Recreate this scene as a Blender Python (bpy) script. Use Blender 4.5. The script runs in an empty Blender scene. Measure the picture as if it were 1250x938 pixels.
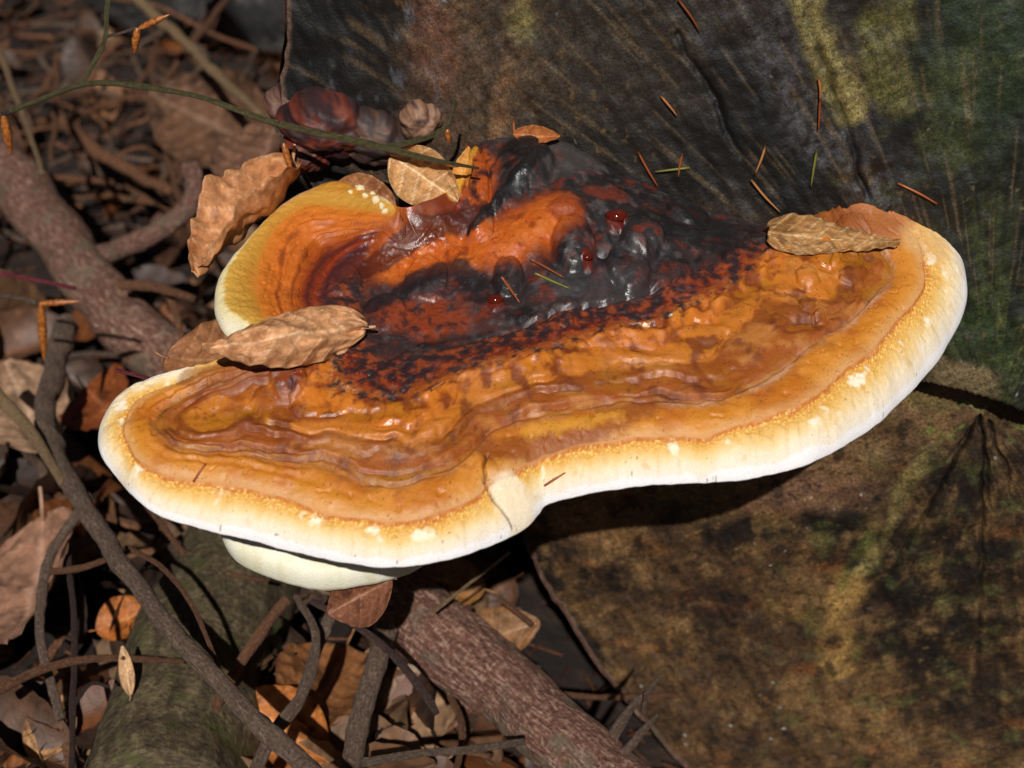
import bpy, math, random
import numpy as np
from mathutils import Vector, Matrix

R = math.radians
scene = bpy.context.scene
col = scene.collection
random.seed(7)
rng = np.random.default_rng(11)

# ------------------------------------------------------------------ camera
PITCH = R(30)
FOCAL = 55.0
cam_d = bpy.data.cameras.new('camera')
cam = bpy.data.objects.new('camera', cam_d)
col.objects.link(cam)
CAM = np.array([0.0, -0.06 - 0.58 * math.cos(PITCH), 0.58 * math.sin(PITCH)])
cam.location = CAM
cam.rotation_euler = (math.pi / 2 - PITCH, 0, 0)
cam_d.lens = FOCAL
cam_d.sensor_width = 36.0
cam_d.clip_start = 0.01
cam_d.clip_end = 200
cam_d.dof.use_dof = True
cam_d.dof.focus_distance = 0.57
cam_d.dof.aperture_fstop = 12.5
scene.camera = cam

# ------------------------------------------------------------------ sky and sun
SUN_EL = 39.5
world = bpy.data.worlds.new('World')
scene.world = world
world.use_nodes = True
wn = world.node_tree
sky = wn.nodes.new('ShaderNodeTexSky')
sky.sky_type = 'NISHITA'
sky.sun_disc = False
sky.sun_elevation = R(SUN_EL)
sky.sun_rotation = R(180)
wn.links.new(sky.outputs[0], wn.nodes['Background'].inputs[0])
wn.nodes['Background'].inputs[1].default_value = 0.008
sun_d = bpy.data.lights.new('sun', 'SUN')
sun_d.energy = 3.9
sun_d.angle = R(0.6)
sun_d.color = (1.0, 0.965, 0.92)
sun = bpy.data.objects.new('sun', sun_d)
sun.rotation_euler = (R(90 - SUN_EL), 0, R(-0.5))
sun.location = (0, -2, 2)
col.objects.link(sun)
scene.view_settings.view_transform = 'Standard'
scene.view_settings.look = 'None'
scene.view_settings.exposure = 0.0
scene.view_settings.gamma = 1.0
scene.view_settings.use_curve_mapping = False

# ------------------------------------------------------------------ helpers
K = 36.0 / FOCAL / 1250.0


def ray(px, py):
    x, y = (px - 625.0) * K, (469.0 - py) * K
    c, s = math.cos(PITCH), math.sin(PITCH)
    return np.array([x, c + y * s, -s + y * c])


def at(px, py, z):                       # point of the photo at a known height (m)
    d = ray(px, py)
    return CAM + d * ((z - CAM[2]) / d[2])


def at_y(px, py, Y):                     # point of the photo at a known depth (m)
    d = ray(px, py)
    return CAM + d * ((Y - CAM[1]) / d[1])


FY0, FK = 0.016, 0.20                    # the sawn face: Y = FY0 - FK * x


def at_face(px, py, off=0.0):
    d = ray(px, py)
    t = (FY0 + off - FK * CAM[0] - CAM[1]) / (d[1] + FK * d[0])
    return CAM + d * t


def smooth(e0, e1, x):
    t = np.clip((x - e0) / (e1 - e0), 0, 1)
    return t * t * (3 - 2 * t)


_G = np.array([[math.cos(a), math.sin(a)] for a in np.linspace(0, 2 * math.pi, 16, endpoint=False)], dtype=np.float32)


def pn(x, y, seed=0):
    x = np.asarray(x, dtype=np.float64); y = np.asarray(y, dtype=np.float64)
    xi = np.floor(x).astype(np.int64); yi = np.floor(y).astype(np.int64)
    xf = (x - xi).astype(np.float32); yf = (y - yi).astype(np.float32)
    u = xf * xf * xf * (xf * (xf * 6 - 15) + 10); v = yf * yf * yf * (yf * (yf * 6 - 15) + 10)

    def g(ix, iy, dx, dy):
        h = (ix * 374761393 + iy * 668265263 + seed * 974634777) & 0xffffffff
        h = ((h ^ (h >> 13)) * 1274126177) & 0xffffffff
        h = (h ^ (h >> 16)) & 15
        gr = _G[h]
        return gr[..., 0] * dx + gr[..., 1] * dy
    a = g(xi, yi, xf, yf); b = g(xi + 1, yi, xf - 1, yf)
    c = g(xi, yi + 1, xf, yf - 1); d = g(xi + 1, yi + 1, xf - 1, yf - 1)
    return 1.5 * ((a * (1 - u) + b * u) * (1 - v) + (c * (1 - u) + d * u) * v)


def fbm(x, y, seed=0, octv=4, gain=0.5):
    r = 0; a = 1.0; t = 0
    for i in range(octv):
        r = r + a * pn(x * 2.03 ** i + 17.3 * i, y * 2.03 ** i - 9.1 * i, seed + i); t += a; a *= gain
    return r / t


def ridged(x, y, seed=0, octv=3):
    r = 0; a = 1.0; t = 0
    for i in range(octv):
        r = r + a * (1 - np.abs(pn(x * 2.1 ** i, y * 2.1 ** i, seed + i)) * 1.6); t += a; a *= 0.5
    return r / t


class TPS:
    def __init__(self, pts, lam=0.0):
        p = np.array(pts, dtype=np.float64)
        self.c = p[:, :2] * 10; v = p[:, 2]; n = len(p)
        A = np.zeros((n + 3, n + 3))
        A[:n, :n] = self.phi(((self.c[:, None] - self.c[None]) ** 2).sum(-1)) + lam * np.eye(n)
        A[:n, n] = 1; A[:n, n + 1:] = self.c
        A[n, :n] = 1; A[n + 1:, :n] = self.c.T
        self.w = np.linalg.solve(A, np.concatenate([v, np.zeros(3)]))

    @staticmethod
    def phi(r2):
        return 0.5 * r2 * np.log(r2 + 1e-12)

    def __call__(self, x, y):
        x = np.asarray(x, dtype=np.float64); sh = x.shape
        X = x.ravel() * 10; Y = np.asarray(y, dtype=np.float64).ravel() * 10
        out = np.empty(X.size); n = len(self.c)
        for i in range(0, X.size, 40000):
            a = X[i:i + 40000]; b = Y[i:i + 40000]
            r2 = (a[:, None] - self.c[:, 0]) ** 2 + (b[:, None] - self.c[:, 1]) ** 2
            out[i:i + 40000] = self.phi(r2) @ self.w[:n] + self.w[n] + a * self.w[n + 1] + b * self.w[n + 2]
        return out.reshape(sh)


def seg_dist(x, y, poly):
    """distance to a polyline in plan and the fraction along it"""
    best = np.full(np.shape(x), 1e9); par = np.zeros(np.shape(x)); n = len(poly) - 1
    for i in range(n):
        a, b = poly[i], poly[i + 1]
        dx, dy = b[0] - a[0], b[1] - a[1]
        t = np.clip(((x - a[0]) * dx + (y - a[1]) * dy) / (dx * dx + dy * dy + 1e-12), 0, 1)
        d = np.hypot(x - a[0] - t * dx, y - a[1] - t * dy)
        m = d < best
        best = np.where(m, d, best); par = np.where(m, (i + t) / n, par)
    return best, par


def lin(r, g, b):
    def f(c):
        c /= 255.0
        return c / 12.92 if c <= 0.04045 else ((c + 0.055) / 1.055) ** 2.4
    return np.array([f(r), f(g), f(b)])


def ramp(q, stops):
    xs = [s[0] for s in stops]; cs = np.array([s[1] for s in stops])
    return np.stack([np.interp(q, xs, cs[:, k]) for k in range(3)], -1)


def mixc(a, b, f):
    return a + (b - a) * np.asarray(f)[..., None]


def crspline(pts, n):
    p = np.array(pts, dtype=np.float64)
    p = np.vstack([2 * p[0] - p[1], p, 2 * p[-1] - p[-2]])
    m = len(p) - 3
    ts = np.linspace(0, m, n)
    i = np.minimum(ts.astype(int), m - 1); t = (ts - i)[:, None]
    a, b, c, d = p[i], p[i + 1], p[i + 2], p[i + 3]
    return 0.5 * (2 * b + (c - a) * t + (2 * a - 5 * b + 4 * c - d) * t ** 2 + (3 * b - a - 3 * c + d) * t ** 3)


def make_mesh(name, verts, quads, colour=None, attrs=None, uv=None, normals=None, smooth_shade=True):
    me = bpy.data.meshes.new(name)
    verts = np.asarray(verts, dtype=np.float32); quads = np.asarray(quads, dtype=np.int32)
    nf, k = quads.shape
    me.vertices.add(len(verts)); me.vertices.foreach_set('co', verts.ravel())
    me.loops.add(nf * k); me.loops.foreach_set('vertex_index', quads.ravel())
    me.polygons.add(nf)
    me.polygons.foreach_set('loop_start', np.arange(0, nf * k, k, dtype=np.int32))
    me.polygons.foreach_set('use_smooth', np.full(nf, smooth_shade))
    me.update(calc_edges=True)
    if colour is not None:
        a = me.attributes.new('col', 'FLOAT_COLOR', 'POINT')
        a.data.foreach_set('color', np.concatenate([colour, np.ones((len(verts), 1))], 1).astype(np.float32).ravel())
    for k_, v in (attrs or {}).items():
        a = me.attributes.new(k_, 'FLOAT', 'POINT'); a.data.foreach_set('value', np.asarray(v, dtype=np.float32).ravel())
    if uv is not None:
        l = me.uv_layers.new(name='UVMap')
        l.data.foreach_set('uv', np.asarray(uv, dtype=np.float32)[quads.ravel()].ravel())
    if normals is not None:
        me.normals_split_custom_set_from_vertices(np.asarray(normals, dtype=np.float32))
    return me


def grid_quads(nr, nc, wrap=False):
    r = np.arange(nr - 1)[:, None]; c = np.arange(nc if wrap else nc - 1)[None]
    c2 = (c + 1) % nc
    return np.stack([r * nc + c, r * nc + c2, (r + 1) * nc + c2, (r + 1) * nc + c], -1).reshape(-1, 4)


def link(name, me, mat=None, parent=None, loc=None):
    o = bpy.data.objects.new(name, me)
    col.objects.link(o)
    if mat is not None and me is not None:
        if not me.materials: me.materials.append(mat)
    if parent is not None: o.parent = parent
    if loc is not None: o.location = loc
    return o


def tag(o, label=None, cat=None, group=None, kind=None):
    if label: o['label'] = label
    if cat: o['category'] = cat
    if group: o['group'] = group
    if kind: o['kind'] = kind
    return o


def empty(name, loc=(0, 0, 0)):
    o = bpy.data.objects.new(name, None); o.empty_display_size = 0.02
    col.objects.link(o); o.location = loc
    return o


# ------------------------------------------------------------------ materials
def new_mat(name):
    m = bpy.data.materials.new(name); m.use_nodes = True
    return m, m.node_tree, m.node_tree.nodes['Principled BSDF']


def node(t, typ, **kw):
    n = t.nodes.new(typ)
    for k_, v in kw.items():
        if k_ in ('operation', 'blend_type', 'data_type', 'attribute_name', 'attribute_type', 'feature', 'noise_dimensions', 'distance'):
            setattr(n, k_, v)
        else:
            n.inputs[k_].default_value = v
    return n


def noise_node(t, vec, scale, detail=6, rough=0.55, dist=0.0):
    n = node(t, 'ShaderNodeTexNoise', Scale=scale, Detail=detail, Roughness=rough, Distortion=dist)
    if vec is not None: t.links.new(vec, n.inputs['Vector'])
    return n.outputs['Fac']


def cramp(t, fac, stops, interp='LINEAR'):
    n = t.nodes.new('ShaderNodeValToRGB'); n.color_ramp.interpolation = interp
    e = n.color_ramp.elements
    while len(e) < len(stops): e.new(0.5)
    for el, (p, c) in zip(e, stops):
        el.position = p; el.color = (*(float(v) for v in c), 1)
    t.links.new(fac, n.inputs[0])
    return n.outputs[0]


def mixn(t, fac, a, b, blend='MIX'):
    n = t.nodes.new('ShaderNodeMix'); n.data_type = 'RGBA'; n.blend_type = blend
    for s, i in ((fac, 0), (a, 6), (b, 7)):
        if hasattr(s, 'is_output'): t.links.new(s, n.inputs[i])
        elif i == 0: n.inputs[0].default_value = s
        else: n.inputs[i].default_value = (*(float(v) for v in s), 1)
    return n.outputs[2]


def mathn(t, op, a, b=0.0, clamp=False):
    n = t.nodes.new('ShaderNodeMath'); n.operation = op; n.use_clamp = clamp
    for i, s in enumerate((a, b)):
        if hasattr(s, 'is_output'): t.links.new(s, n.inputs[i])
        else: n.inputs[i].default_value = s
    return n.outputs[0]


def bump(t, bsdf, h, strength=0.4, dist=0.001):
    n = node(t, 'ShaderNodeBump', Strength=strength, Distance=dist)
    t.links.new(h, n.inputs['Height']); t.links.new(n.outputs[0], bsdf.inputs['Normal'])


def attr(t, name):
    n = t.nodes.new('ShaderNodeAttribute'); n.attribute_name = name
    return n


def attr_mat(name, fine2=0, lo2=0.35, rough_from=None, rough=0.6, fine=900, fine_amt=0.25, bump_scale=1500, bump_d=0.0004, bump_s=0.5, spec=0.5, coat=None, sss=0.0):
    m, t, b = new_mat(name)
    tc = t.nodes.new('ShaderNodeTexCoord').outputs['Object']
    c = attr(t, 'col').outputs['Color']
    f = noise_node(t, tc, fine, 5, 0.6)
    shade = cramp(t, f, [(0.3, (1 - fine_amt,) * 3), (0.7, (1 + fine_amt,) * 3)])
    t.links.new(mixn(t, 1.0, c, shade, 'MULTIPLY'), b.inputs['Base Color'])
    if fine2:
        sh2 = cramp(t, noise_node(t, tc, fine2, 4, 0.7), [(0.36, (lo2,) * 3), (0.6, (1.25,) * 3)])
        t.links.new(mixn(t, 1.0, mixn(t, 1.0, c, shade, 'MULTIPLY'), sh2, 'MULTIPLY'), b.inputs['Base Color'])
    if rough_from:
        g = attr(t, rough_from).outputs['Fac']
        rr = mathn(t, 'ADD', g, mathn(t, 'MULTIPLY', mathn(t, 'SUBTRACT', noise_node(t, tc, 260, 4), 0.5), 0.25), True)
        t.links.new(rr, b.inputs['Roughness'])
    else:
        b.inputs['Roughness'].default_value = rough
    b.inputs['Specular IOR Level'].default_value = spec
    if sss:
        b.inputs['Subsurface Weight'].default_value = sss
        b.inputs['Subsurface Radius'].default_value = (0.004, 0.002, 0.001)
        b.inputs['Subsurface Scale'].default_value = 0.5
    bump(t, b, noise_node(t, tc, bump_scale, 5, 0.6), bump_s, bump_d)
    return m


M = {}
M['fungus'] = attr_mat('fungus_crust', rough_from='rough', fine=1400, fine_amt=0.10, bump_scale=700, bump_d=0.0005, bump_s=0.35, spec=0.45)
M['log'] = attr_mat('sawn_wood', fine2=1700, rough=0.55, fine=700, fine_amt=0.55, bump_scale=900, bump_d=0.0007, bump_s=0.45, spec=0.45)
M['leaf'] = attr_mat('dry_leaf', fine2=190, lo2=0.74, rough=0.5, fine=500, fine_amt=0.22, bump_scale=1100, bump_d=0.0003, bump_s=0.4, spec=0.3)

# litter leaves: shared meshes, each leaf with its own tint
m, t, b = new_mat('litter_leaf'); M['litter'] = m
oi = t.nodes.new('ShaderNodeObjectInfo')
tc = t.nodes.new('ShaderNodeTexCoord').outputs['Object']
tint = oi.outputs['Color']
c = mixn(t, 1.0, attr(t, 'col').outputs['Color'], tint, 'MULTIPLY')
mot = cramp(t, noise_node(t, tc, 130, 6, 0.6), [(0.3, (0.45, 0.42, 0.42)), (0.62, (1.15, 1.12, 1.1))])
t.links.new(mixn(t, 1.0, c, mot, 'MULTIPLY'), b.inputs['Base Color'])
b.inputs['Roughness'].default_value = 0.55
bump(t, b, noise_node(t, tc, 600, 5), 0.5, 0.0006)


def bark_mat(name, c_dark, c_mid, c_light, sc=1.0, rough=0.75, lichen=None):
    m, t, b = new_mat(name)
    uv = t.nodes.new('ShaderNodeUVMap').outputs[0]
    mp = node(t, 'ShaderNodeMapping'); mp.inputs['Scale'].default_value = (14.0 * sc, 60.0 * sc, 1)
    t.links.new(uv, mp.inputs[0])
    tc = t.nodes.new('ShaderNodeTexCoord').outputs['Object']
    f1 = noise_node(t, mp.outputs[0], 1.6, 8, 0.65, 0.4)
    f2 = noise_node(t, tc, 420 * sc, 5, 0.6)
    f = mathn(t, 'ADD', mathn(t, 'MULTIPLY', f1, 0.6), mathn(t, 'MULTIPLY', f2, 0.4))
    c = cramp(t, f, [(0.33, c_dark), (0.5, c_mid), (0.66, c_light)])
    if lichen is not None:
        lf = cramp(t, noise_node(t, tc, 60, 6, 0.65), [(0.52, (0, 0, 0)), (0.64, (1, 1, 1))])
        sep = t.nodes.new('ShaderNodeRGBToBW'); t.links.new(lf, sep.inputs[0])
        c = mixn(t, mathn(t, 'MULTIPLY', sep.outputs[0], 0.7), c, lichen)
    t.links.new(c, b.inputs['Base Color'])
    b.inputs['Roughness'].default_value = rough
    bump(t, b, f, 1.0, 0.0035)
    return m


M['bark'] = bark_mat('branch_bark', lin(34, 20, 16), lin(118, 78, 62), lin(190, 160, 140), 1.3, lichen=lin(104, 98, 78))
M['twig'] = bark_mat('twig_bark', lin(48, 36, 30), lin(112, 88, 72), lin(165, 146, 128), 1.6)
M['twig_brown'] = bark_mat('twig_brown', lin(50, 28, 18), lin(122, 78, 50), lin(168, 124, 90), 1.6)
M['twig_pale'] = bark_mat('twig_pale', lin(78, 58, 38), lin(150, 120, 84), lin(190, 165, 128), 1.6)
M['twig_green'] = bark_mat('twig_green', lin(58, 52, 30), lin(104, 98, 62), lin(140, 132, 92), 1.6, 0.5)
M['twig_dark'] = bark_mat('twig_dark', lin(34, 22, 20), lin(72, 48, 42), lin(110, 84, 74), 1.6)
M['twig_red'] = bark_mat('twig_red', lin(80, 22, 34), lin(140, 52, 68), lin(190, 110, 116), 1.6, 0.45)
M['moss_bark'] = bark_mat('mossy_bark', lin(34, 27, 18), lin(84, 70, 48), lin(130, 114, 84), 0.8, lichen=lin(82, 84, 38))
M['old_log'] = bark_mat('old_log_bark', lin(22, 20, 20), lin(44, 42, 42), lin(110, 106, 102), 0.3)
m, t, b = new_mat('bud'); M['bud'] = m
tc = t.nodes.new('ShaderNodeTexCoord').outputs['Object']
t.links.new(cramp(t, noise_node(t, tc, 700, 4), [(0.3, lin(100, 48, 16)), (0.6, lin(176, 104, 44)), (0.8, lin(214, 160, 96))]), b.inputs['Base Color'])
b.inputs['Roughness'].default_value = 0.4
m, t, b = new_mat('needle_brown'); M['needle'] = m
oi = t.nodes.new('ShaderNodeObjectInfo')
t.links.new(cramp(t, oi.outputs['Random'], [(0, lin(120, 58, 26)), (0.6, lin(160, 86, 44)), (1, lin(176, 120, 72))]), b.inputs['Base Color'])
b.inputs['Roughness'].default_value = 0.35
m, t, b = new_mat('needle_green'); M['needle_green'] = m
b.inputs['Base Color'].default_value = (*lin(118, 116, 48), 1); b.inputs['Roughness'].default_value = 0.35
m, t, b = new_mat('resin'); M['resin'] = m
tc = t.nodes.new('ShaderNodeTexCoord').outputs['Object']
t.links.new(cramp(t, noise_node(t, tc, 150, 3), [(0.35, lin(46, 12, 9)), (0.65, lin(112, 32, 16))]), b.inputs['Base Color'])
b.inputs['Roughness'].default_value = 0.12
m, t, b = new_mat('soil'); M['soil'] = m
tc = t.nodes.new('ShaderNodeTexCoord').outputs['Object']
f = noise_node(t, tc, 45, 10, 0.7)
t.links.new(cramp(t, f, [(0.3, lin(16, 11, 9)), (0.5, lin(44, 30, 22)), (0.7, lin(84, 60, 44))]), b.inputs['Base Color'])
b.inputs['Roughness'].default_value = 0.85
bump(t, b, f, 1.0, 0.01)

# ------------------------------------------------------------------ ground
GZ = -0.225


def ground_z(x, y):
    return GZ - 0.075 * smooth(-0.10, 0.08, np.asarray(x, dtype=float)) * smooth(0.5, 0.1, np.asarray(y, dtype=float)) + 0.016 * fbm(x * 5, y * 5, 31, 4) + 0.02 * fbm(x * 1.2 + 3, y * 1.2, 33, 2)


ax = np.concatenate([np.linspace(-40, -1.3, 24)[:-1], np.linspace(-1.3, 1.3, 150), np.linspace(1.3, 40, 24)[1:]])
ay = np.concatenate([np.linspace(-40, -0.9, 24)[:-1], np.linspace(-0.9, 2.2, 180), np.linspace(2.2, 60, 24)[1:]])
gx, gy = np.meshgrid(ax, ay)
gv = np.stack([gx, gy, ground_z(gx, gy)], -1).reshape(-1, 3)
tag(link('ground', make_mesh('ground', gv, grid_quads(len(ay), len(ax))), M['soil']), 'dark humus forest floor under the leaves and twigs', 'ground', kind='structure')

# ------------------------------------------------------------------ the felled log with its sawn face
PITH = at_face(1212, 532)
edge_px = [(350, -120), (349, 0), (350, 50), (345, 104), (362, 190), (420, 300), (500, 440), (575, 580), (634, 690), (668, 765), (700, 818), (742, 884), (800, 950), (880, 1030)]
edge = np.array([at_face(*p) for p in edge_px])
eth = np.arctan2(edge[:, 2] - PITH[2], edge[:, 0] - PITH[0]) % (2 * math.pi)
erd = np.hypot(edge[:, 0] - PITH[0], edge[:, 2] - PITH[2])
extra = [(R(110), 0.30), (R(90), 0.29), (R(60), 0.27), (R(30), 0.255), (R(0), 0.25), (R(330), 0.27), (R(300), 0.27), (R(275), 0.26)]
th_all = np.concatenate([eth, [e[0] for e in extra]]); rd_all = np.concatenate([erd, [e[1] for e in extra]])
o_ = np.argsort(th_all); th_all, rd_all = th_all[o_], rd_all[o_]
NT, NR = 1000, 330
th = np.linspace(0, 2 * math.pi, NT, endpoint=False)
# finer angular steps where the face shows (left half)
th = (th + 0.35 * np.sin(th)) % (2 * math.pi); th = np.sort(th)
Rb = np.interp(th, np.concatenate([th_all - 2 * math.pi, th_all, th_all + 2 * math.pi]), np.tile(rd_all, 3))
Rb = Rb + 0.003 * fbm(th * 6, th * 0, 5, 4) + 0.0012 * pn(th * 40, th * 0, 8)
rr = np.linspace(0.0, 1.0, NR)[:, None] ** 0.8
LX = PITH[0] + rr * Rb * np.cos(th); LZ = PITH[2] + rr * Rb * np.sin(th)
rad = rr * Rb + 0 * LX
TH = th[None] + 0 * LX
# step between the upper and the lower cut
sA, sB = at_face(1140, 468), at_face(1250, 503)
slope = (sB[2] - sA[2]) / (sB[0] - sA[0])
line_z = sA[2] + (LX - sA[0]) * np.where(LX > sA[0], slope, slope * 0.55) + 0.0035 * fbm(LX * 40, LX * 0, 3, 3)
below = line_z - LZ
low = smooth(0.0, 0.0022, below)
dx_, dz_ = LX - PITH[0], LZ - PITH[2]
relief = 0.0016 * fbm(LX * 60, LZ * 60, 12, 4) + 0.0004 * pn((LX * 0.85 + LZ * 0.5) * 260, (LX * .5 - LZ * .85) * 25, 14)
YF = FY0 - FK * LX + low * (0.018 + 0.02 * smooth(0, 0.2, below)) + relief
# radial checks
checks = [((1212, 536), (1224, 660), 0.0008), ((1208, 545), (1165, 600), 0.0006), ((1215, 560), (1220, 938), 0.0007), ((1204, 552), (1080, 800), 0.0008),
          ((1225, 545), (1250, 640), 0.0008), ((1060, 240), (980, 0), 0.001), ((830, 40), (905, 190), 0.0012)]
ck = np.zeros_like(LX)
for a_, b_, wd in checks:
    A, B_ = at_face(*a_), at_face(*b_)
    wob = 0.0025 * fbm(LX * 50, LZ * 50, 77, 3)
    d_, tt = seg_dist(LX + wob, LZ + wob, [(A[0], A[2]), (B_[0], B_[2])])
    ck = np.maximum(ck, np.exp(-(d_ / wd) ** 2) * (1 - 0.6 * tt))
YF = YF + 0.003 * ck
# colours: wet dark wood, algae and streaks that fan out from the pith
n1 = fbm(LX * 14, LZ * 14, 40, 5); n2 = fbm(LX * 45, LZ * 45, 44, 5); n3 = fbm(LX * 5 + 3, LZ * 5, 48, 3)
fan = fbm(TH * 9, rad * 5, 51, 4); fan2 = fbm(TH * 22, rad * 9, 55, 4)
saw = fbm((LX * 0.82 + LZ * 0.57) * 20, (LX * .57 - LZ * .82) * 420, 63, 3)
cu = mixc(lin(40, 34, 29) + 0 * LX[..., None], lin(86, 64, 46), smooth(-0.1, 0.5, n1 + 0.4 * fan))
cu = mixc(cu, lin(14, 14, 14), smooth(0.0, 0.45, n3 + 0.5 * n2 + 0.2 * fan2))


def blob(px, py, rx, ry=None, rot=0.0, soft=1.0, warp=0.012):
    """soft patch on the sawn face, radii in metres"""
    P = at_face(px, py); ry = ry or rx
    ux = LX - P[0] + warp * n1; uz = LZ - P[2] + warp * n2
    c_, s_ = math.cos(rot), math.sin(rot)
    a = (ux * c_ + uz * s_) / rx; b2 = (-ux * s_ + uz * c_) / ry
    return smooth(1.0 + 0.5 * soft, 1.0 - 0.5 * soft, np.hypot(a, b2) + 0.5 * n2 + 0.2 * saw + 0.25 * fan2)


def fstreak(pts, wd, soft=1.0):
    P = [at_face(*p) for p in pts]
    d_, tt = seg_dist(LX + 0.004 * n2, LZ + 0.004 * n1, [(p[0], p[2]) for p in P])
    return smooth(1.0 + 0.5 * soft, 1.0 - 0.5 * soft, d_ / wd + 0.7 * n2 + 0.45 * fan2 + 0.25 * fbm(LX * 130, LZ * 130, 58, 2))


# upper face: brown middle, black left corner, bluish grey bloom, green right side
cu = mixc(cu, lin(84, 62, 47), 0.85 * blob(560, 120, 0.045, 0.04))
cu = mixc(cu, lin(92, 72, 52), 0.7 * blob(620, 60, 0.02, 0.05, -0.3))
cu = mixc(cu, lin(150, 108, 72), 0.6 * fstreak([(642, 0), (636, 50), (612, 110), (606, 165)], 0.0035))
cu = mixc(cu, lin(150, 140, 78), 0.7 * blob(643, 20, 0.005, 0.011))
cu = mixc(cu, lin(118, 72, 50), 0.5 * blob(535, 55, 0.01, 0.02))
cu = mixc(cu, lin(12, 12, 12), 0.97 * blob(415, 40, 0.026, 0.05, 0, 0.6))
cu = mixc(cu, lin(96, 98, 104), 0.75 * smooth(0.12, 0.42, fbm(LX * 90, LZ * 60, 71, 4)) * blob(440, 100, 0.03, 0.014))
cu = mixc(cu, lin(110, 112, 120), 0.6 * smooth(0.1, 0.4, fbm(LX * 120, LZ * 60, 73, 4)) * blob(505, 10, 0.016, 0.02))
cu = mixc(cu, lin(52, 44, 34), 0.75 * blob(780, 70, 0.05, 0.05))
cu = mixc(cu, lin(80, 79, 82), 0.75 * smooth(-0.2, 0.3, n2 + fbm(LX * 200, LZ * 200, 79, 3)) * fstreak([(880, 0), (930, 60), (985, 140), (1030, 200), (1060, 245)], 0.017))
cu = mixc(cu, lin(12, 12, 11), 0.92 * fstreak([(890, 90), (930, 170), (965, 240), (1000, 260)], 0.011))
cu = mixc(cu, lin(16, 15, 14), 0.8 * blob(800, 190, 0.035, 0.02))
gr_side = smooth(-0.01, 0.05, (LX - at_face(1050, 200)[0]) + 0.25 * (LZ - PITH[2]) - 0.03 + 0.01 * n1)
green = mixc(lin(30, 34, 21) + 0 * LX[..., None], lin(62, 70, 34), smooth(-0.15, 0.4, fan + 0.5 * n2 + 0.3 * saw))
green = mixc(green, lin(16, 17, 13), smooth(0.0, 0.4, n3 + 0.5 * fan2))
cu = mixc(cu, green, gr_side)
cu = mixc(cu, lin(152, 138, 80), 0.78 * fstreak([(985, 0), (1003, 60), (1022, 110), (1040, 140)], 0.0055))
cu = mixc(cu, lin(118, 112, 58), 0.65 * fstreak([(1075, 40), (1082, 75), (1098, 120)], 0.0075))
cu = mixc(cu, lin(110, 104, 54), 0.5 * fstreak([(1106, 0), (1110, 40)], 0.006))
cu = mixc(cu, lin(84, 86, 48), 0.5 * fstreak([(1160, 90), (1155, 180)], 0.008))
cu = mixc(cu, lin(44, 62, 34), 0.6 * blob(1200, 60, 0.025, 0.04))
cu = mixc(cu, lin(52, 70, 32), 0.55 * blob(1190, 420, 0.018, 0.02))
cu = mixc(cu, lin(150, 145, 100), 0.6 * smooth(0.3, 0.5, fbm(LX * 300, LZ * 300, 83, 2)) * blob(1225, 240, 0.012, 0.006))
cu = mixc(cu, lin(128, 108, 76), 0.85 * smooth(0.010, 0.006, np.abs(below + 0.005)) * smooth(0.001, 0.008, LX - sA[0] + 0.006) * smooth(0.028, 0.02, LX - sA[0]))
# lower face: browner, ochre band, black fan at the right
cl = mixc(lin(62, 44, 28) + 0 * LX[..., None], lin(96, 70, 42), smooth(-0.2, 0.45, n1 + 0.5 * n2))
cl = mixc(cl, lin(30, 21, 15), smooth(0.05, 0.5, n3 + 0.6 * n2))
cl = mixc(cl, lin(116, 70, 34), 0.6 * smooth(0.12, 0.5, fbm(LX * 30, LZ * 60, 91, 4)))
cl = mixc(cl, lin(122, 92, 62), 0.75 * blob(950, 610, 0.05, 0.022, 0.15))
cl = mixc(cl, lin(92, 62, 52), 0.6 * blob(985, 645, 0.03, 0.012, 0.2))
cl = mixc(cl, lin(134, 100, 66), 0.7 * blob(700, 690, 0.022, 0.010, 0.1))
cl = mixc(cl, lin(82, 80, 42), 0.5 * blob(850, 650, 0.02, 0.012))
cl = mixc(cl, lin(16, 13, 11), 0.85 * fstreak([(880, 700), (960, 690), (1050, 680)], 0.007))
cl = mixc(cl, lin(14, 11, 10), 0.9 * fstreak([(645, 720), (690, 810), (735, 880)], 0.007))
cl = mixc(cl, lin(26, 18, 14), 0.7 * blob(760, 770, 0.02, 0.012)); cl = mixc(cl, lin(30, 20, 18), 0.7 * blob(890, 800, 0.02, 0.012))
cl = mixc(cl, lin(14, 12, 11), 0.88 * blob(1170, 800, 0.038, 0.075, 0.25, 1.2))
cl = mixc(cl, lin(70, 66, 38), 0.55 * smooth(0.15, 0.45, fbm(LX * 70, LZ * 50, 95, 4)) * blob(1190, 740, 0.05, 0.07))
brk = smooth(-0.35, 0.25, fbm(LX * 60, LZ * 35, 93, 4))
cl = mixc(cl, lin(128, 112, 66), 0.85 * brk * fstreak([(1165, 570), (1112, 632), (1088, 690), (1075, 740), (1050, 775)], 0.0042))
cl = mixc(cl, lin(150, 116, 64), 0.85 * brk * fstreak([(1055, 765), (1035, 820), (1038, 880)], 0.0075))
cl = mixc(cl, lin(70, 74, 32), 0.7 * fstreak([(1075, 700), (1045, 770)], 0.003))
cl = mixc(cl, lin(112, 84, 56), 0.6 * blob(1150, 540, 0.02, 0.012)); cl = mixc(cl, lin(22, 18, 15), 0.7 * blob(1200, 610, 0.02, 0.022))
cl = mixc(cl, lin(98, 110, 48), 0.6 * smooth(0.1, 0.4, fbm(LX * 110, LZ * 110, 97, 3)) * blob(1190, 545, 0.03, 0.006))
LC = mixc(cu, cl, low)
fan3 = fbm(TH * 70, rad * 16, 121, 3)
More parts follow.
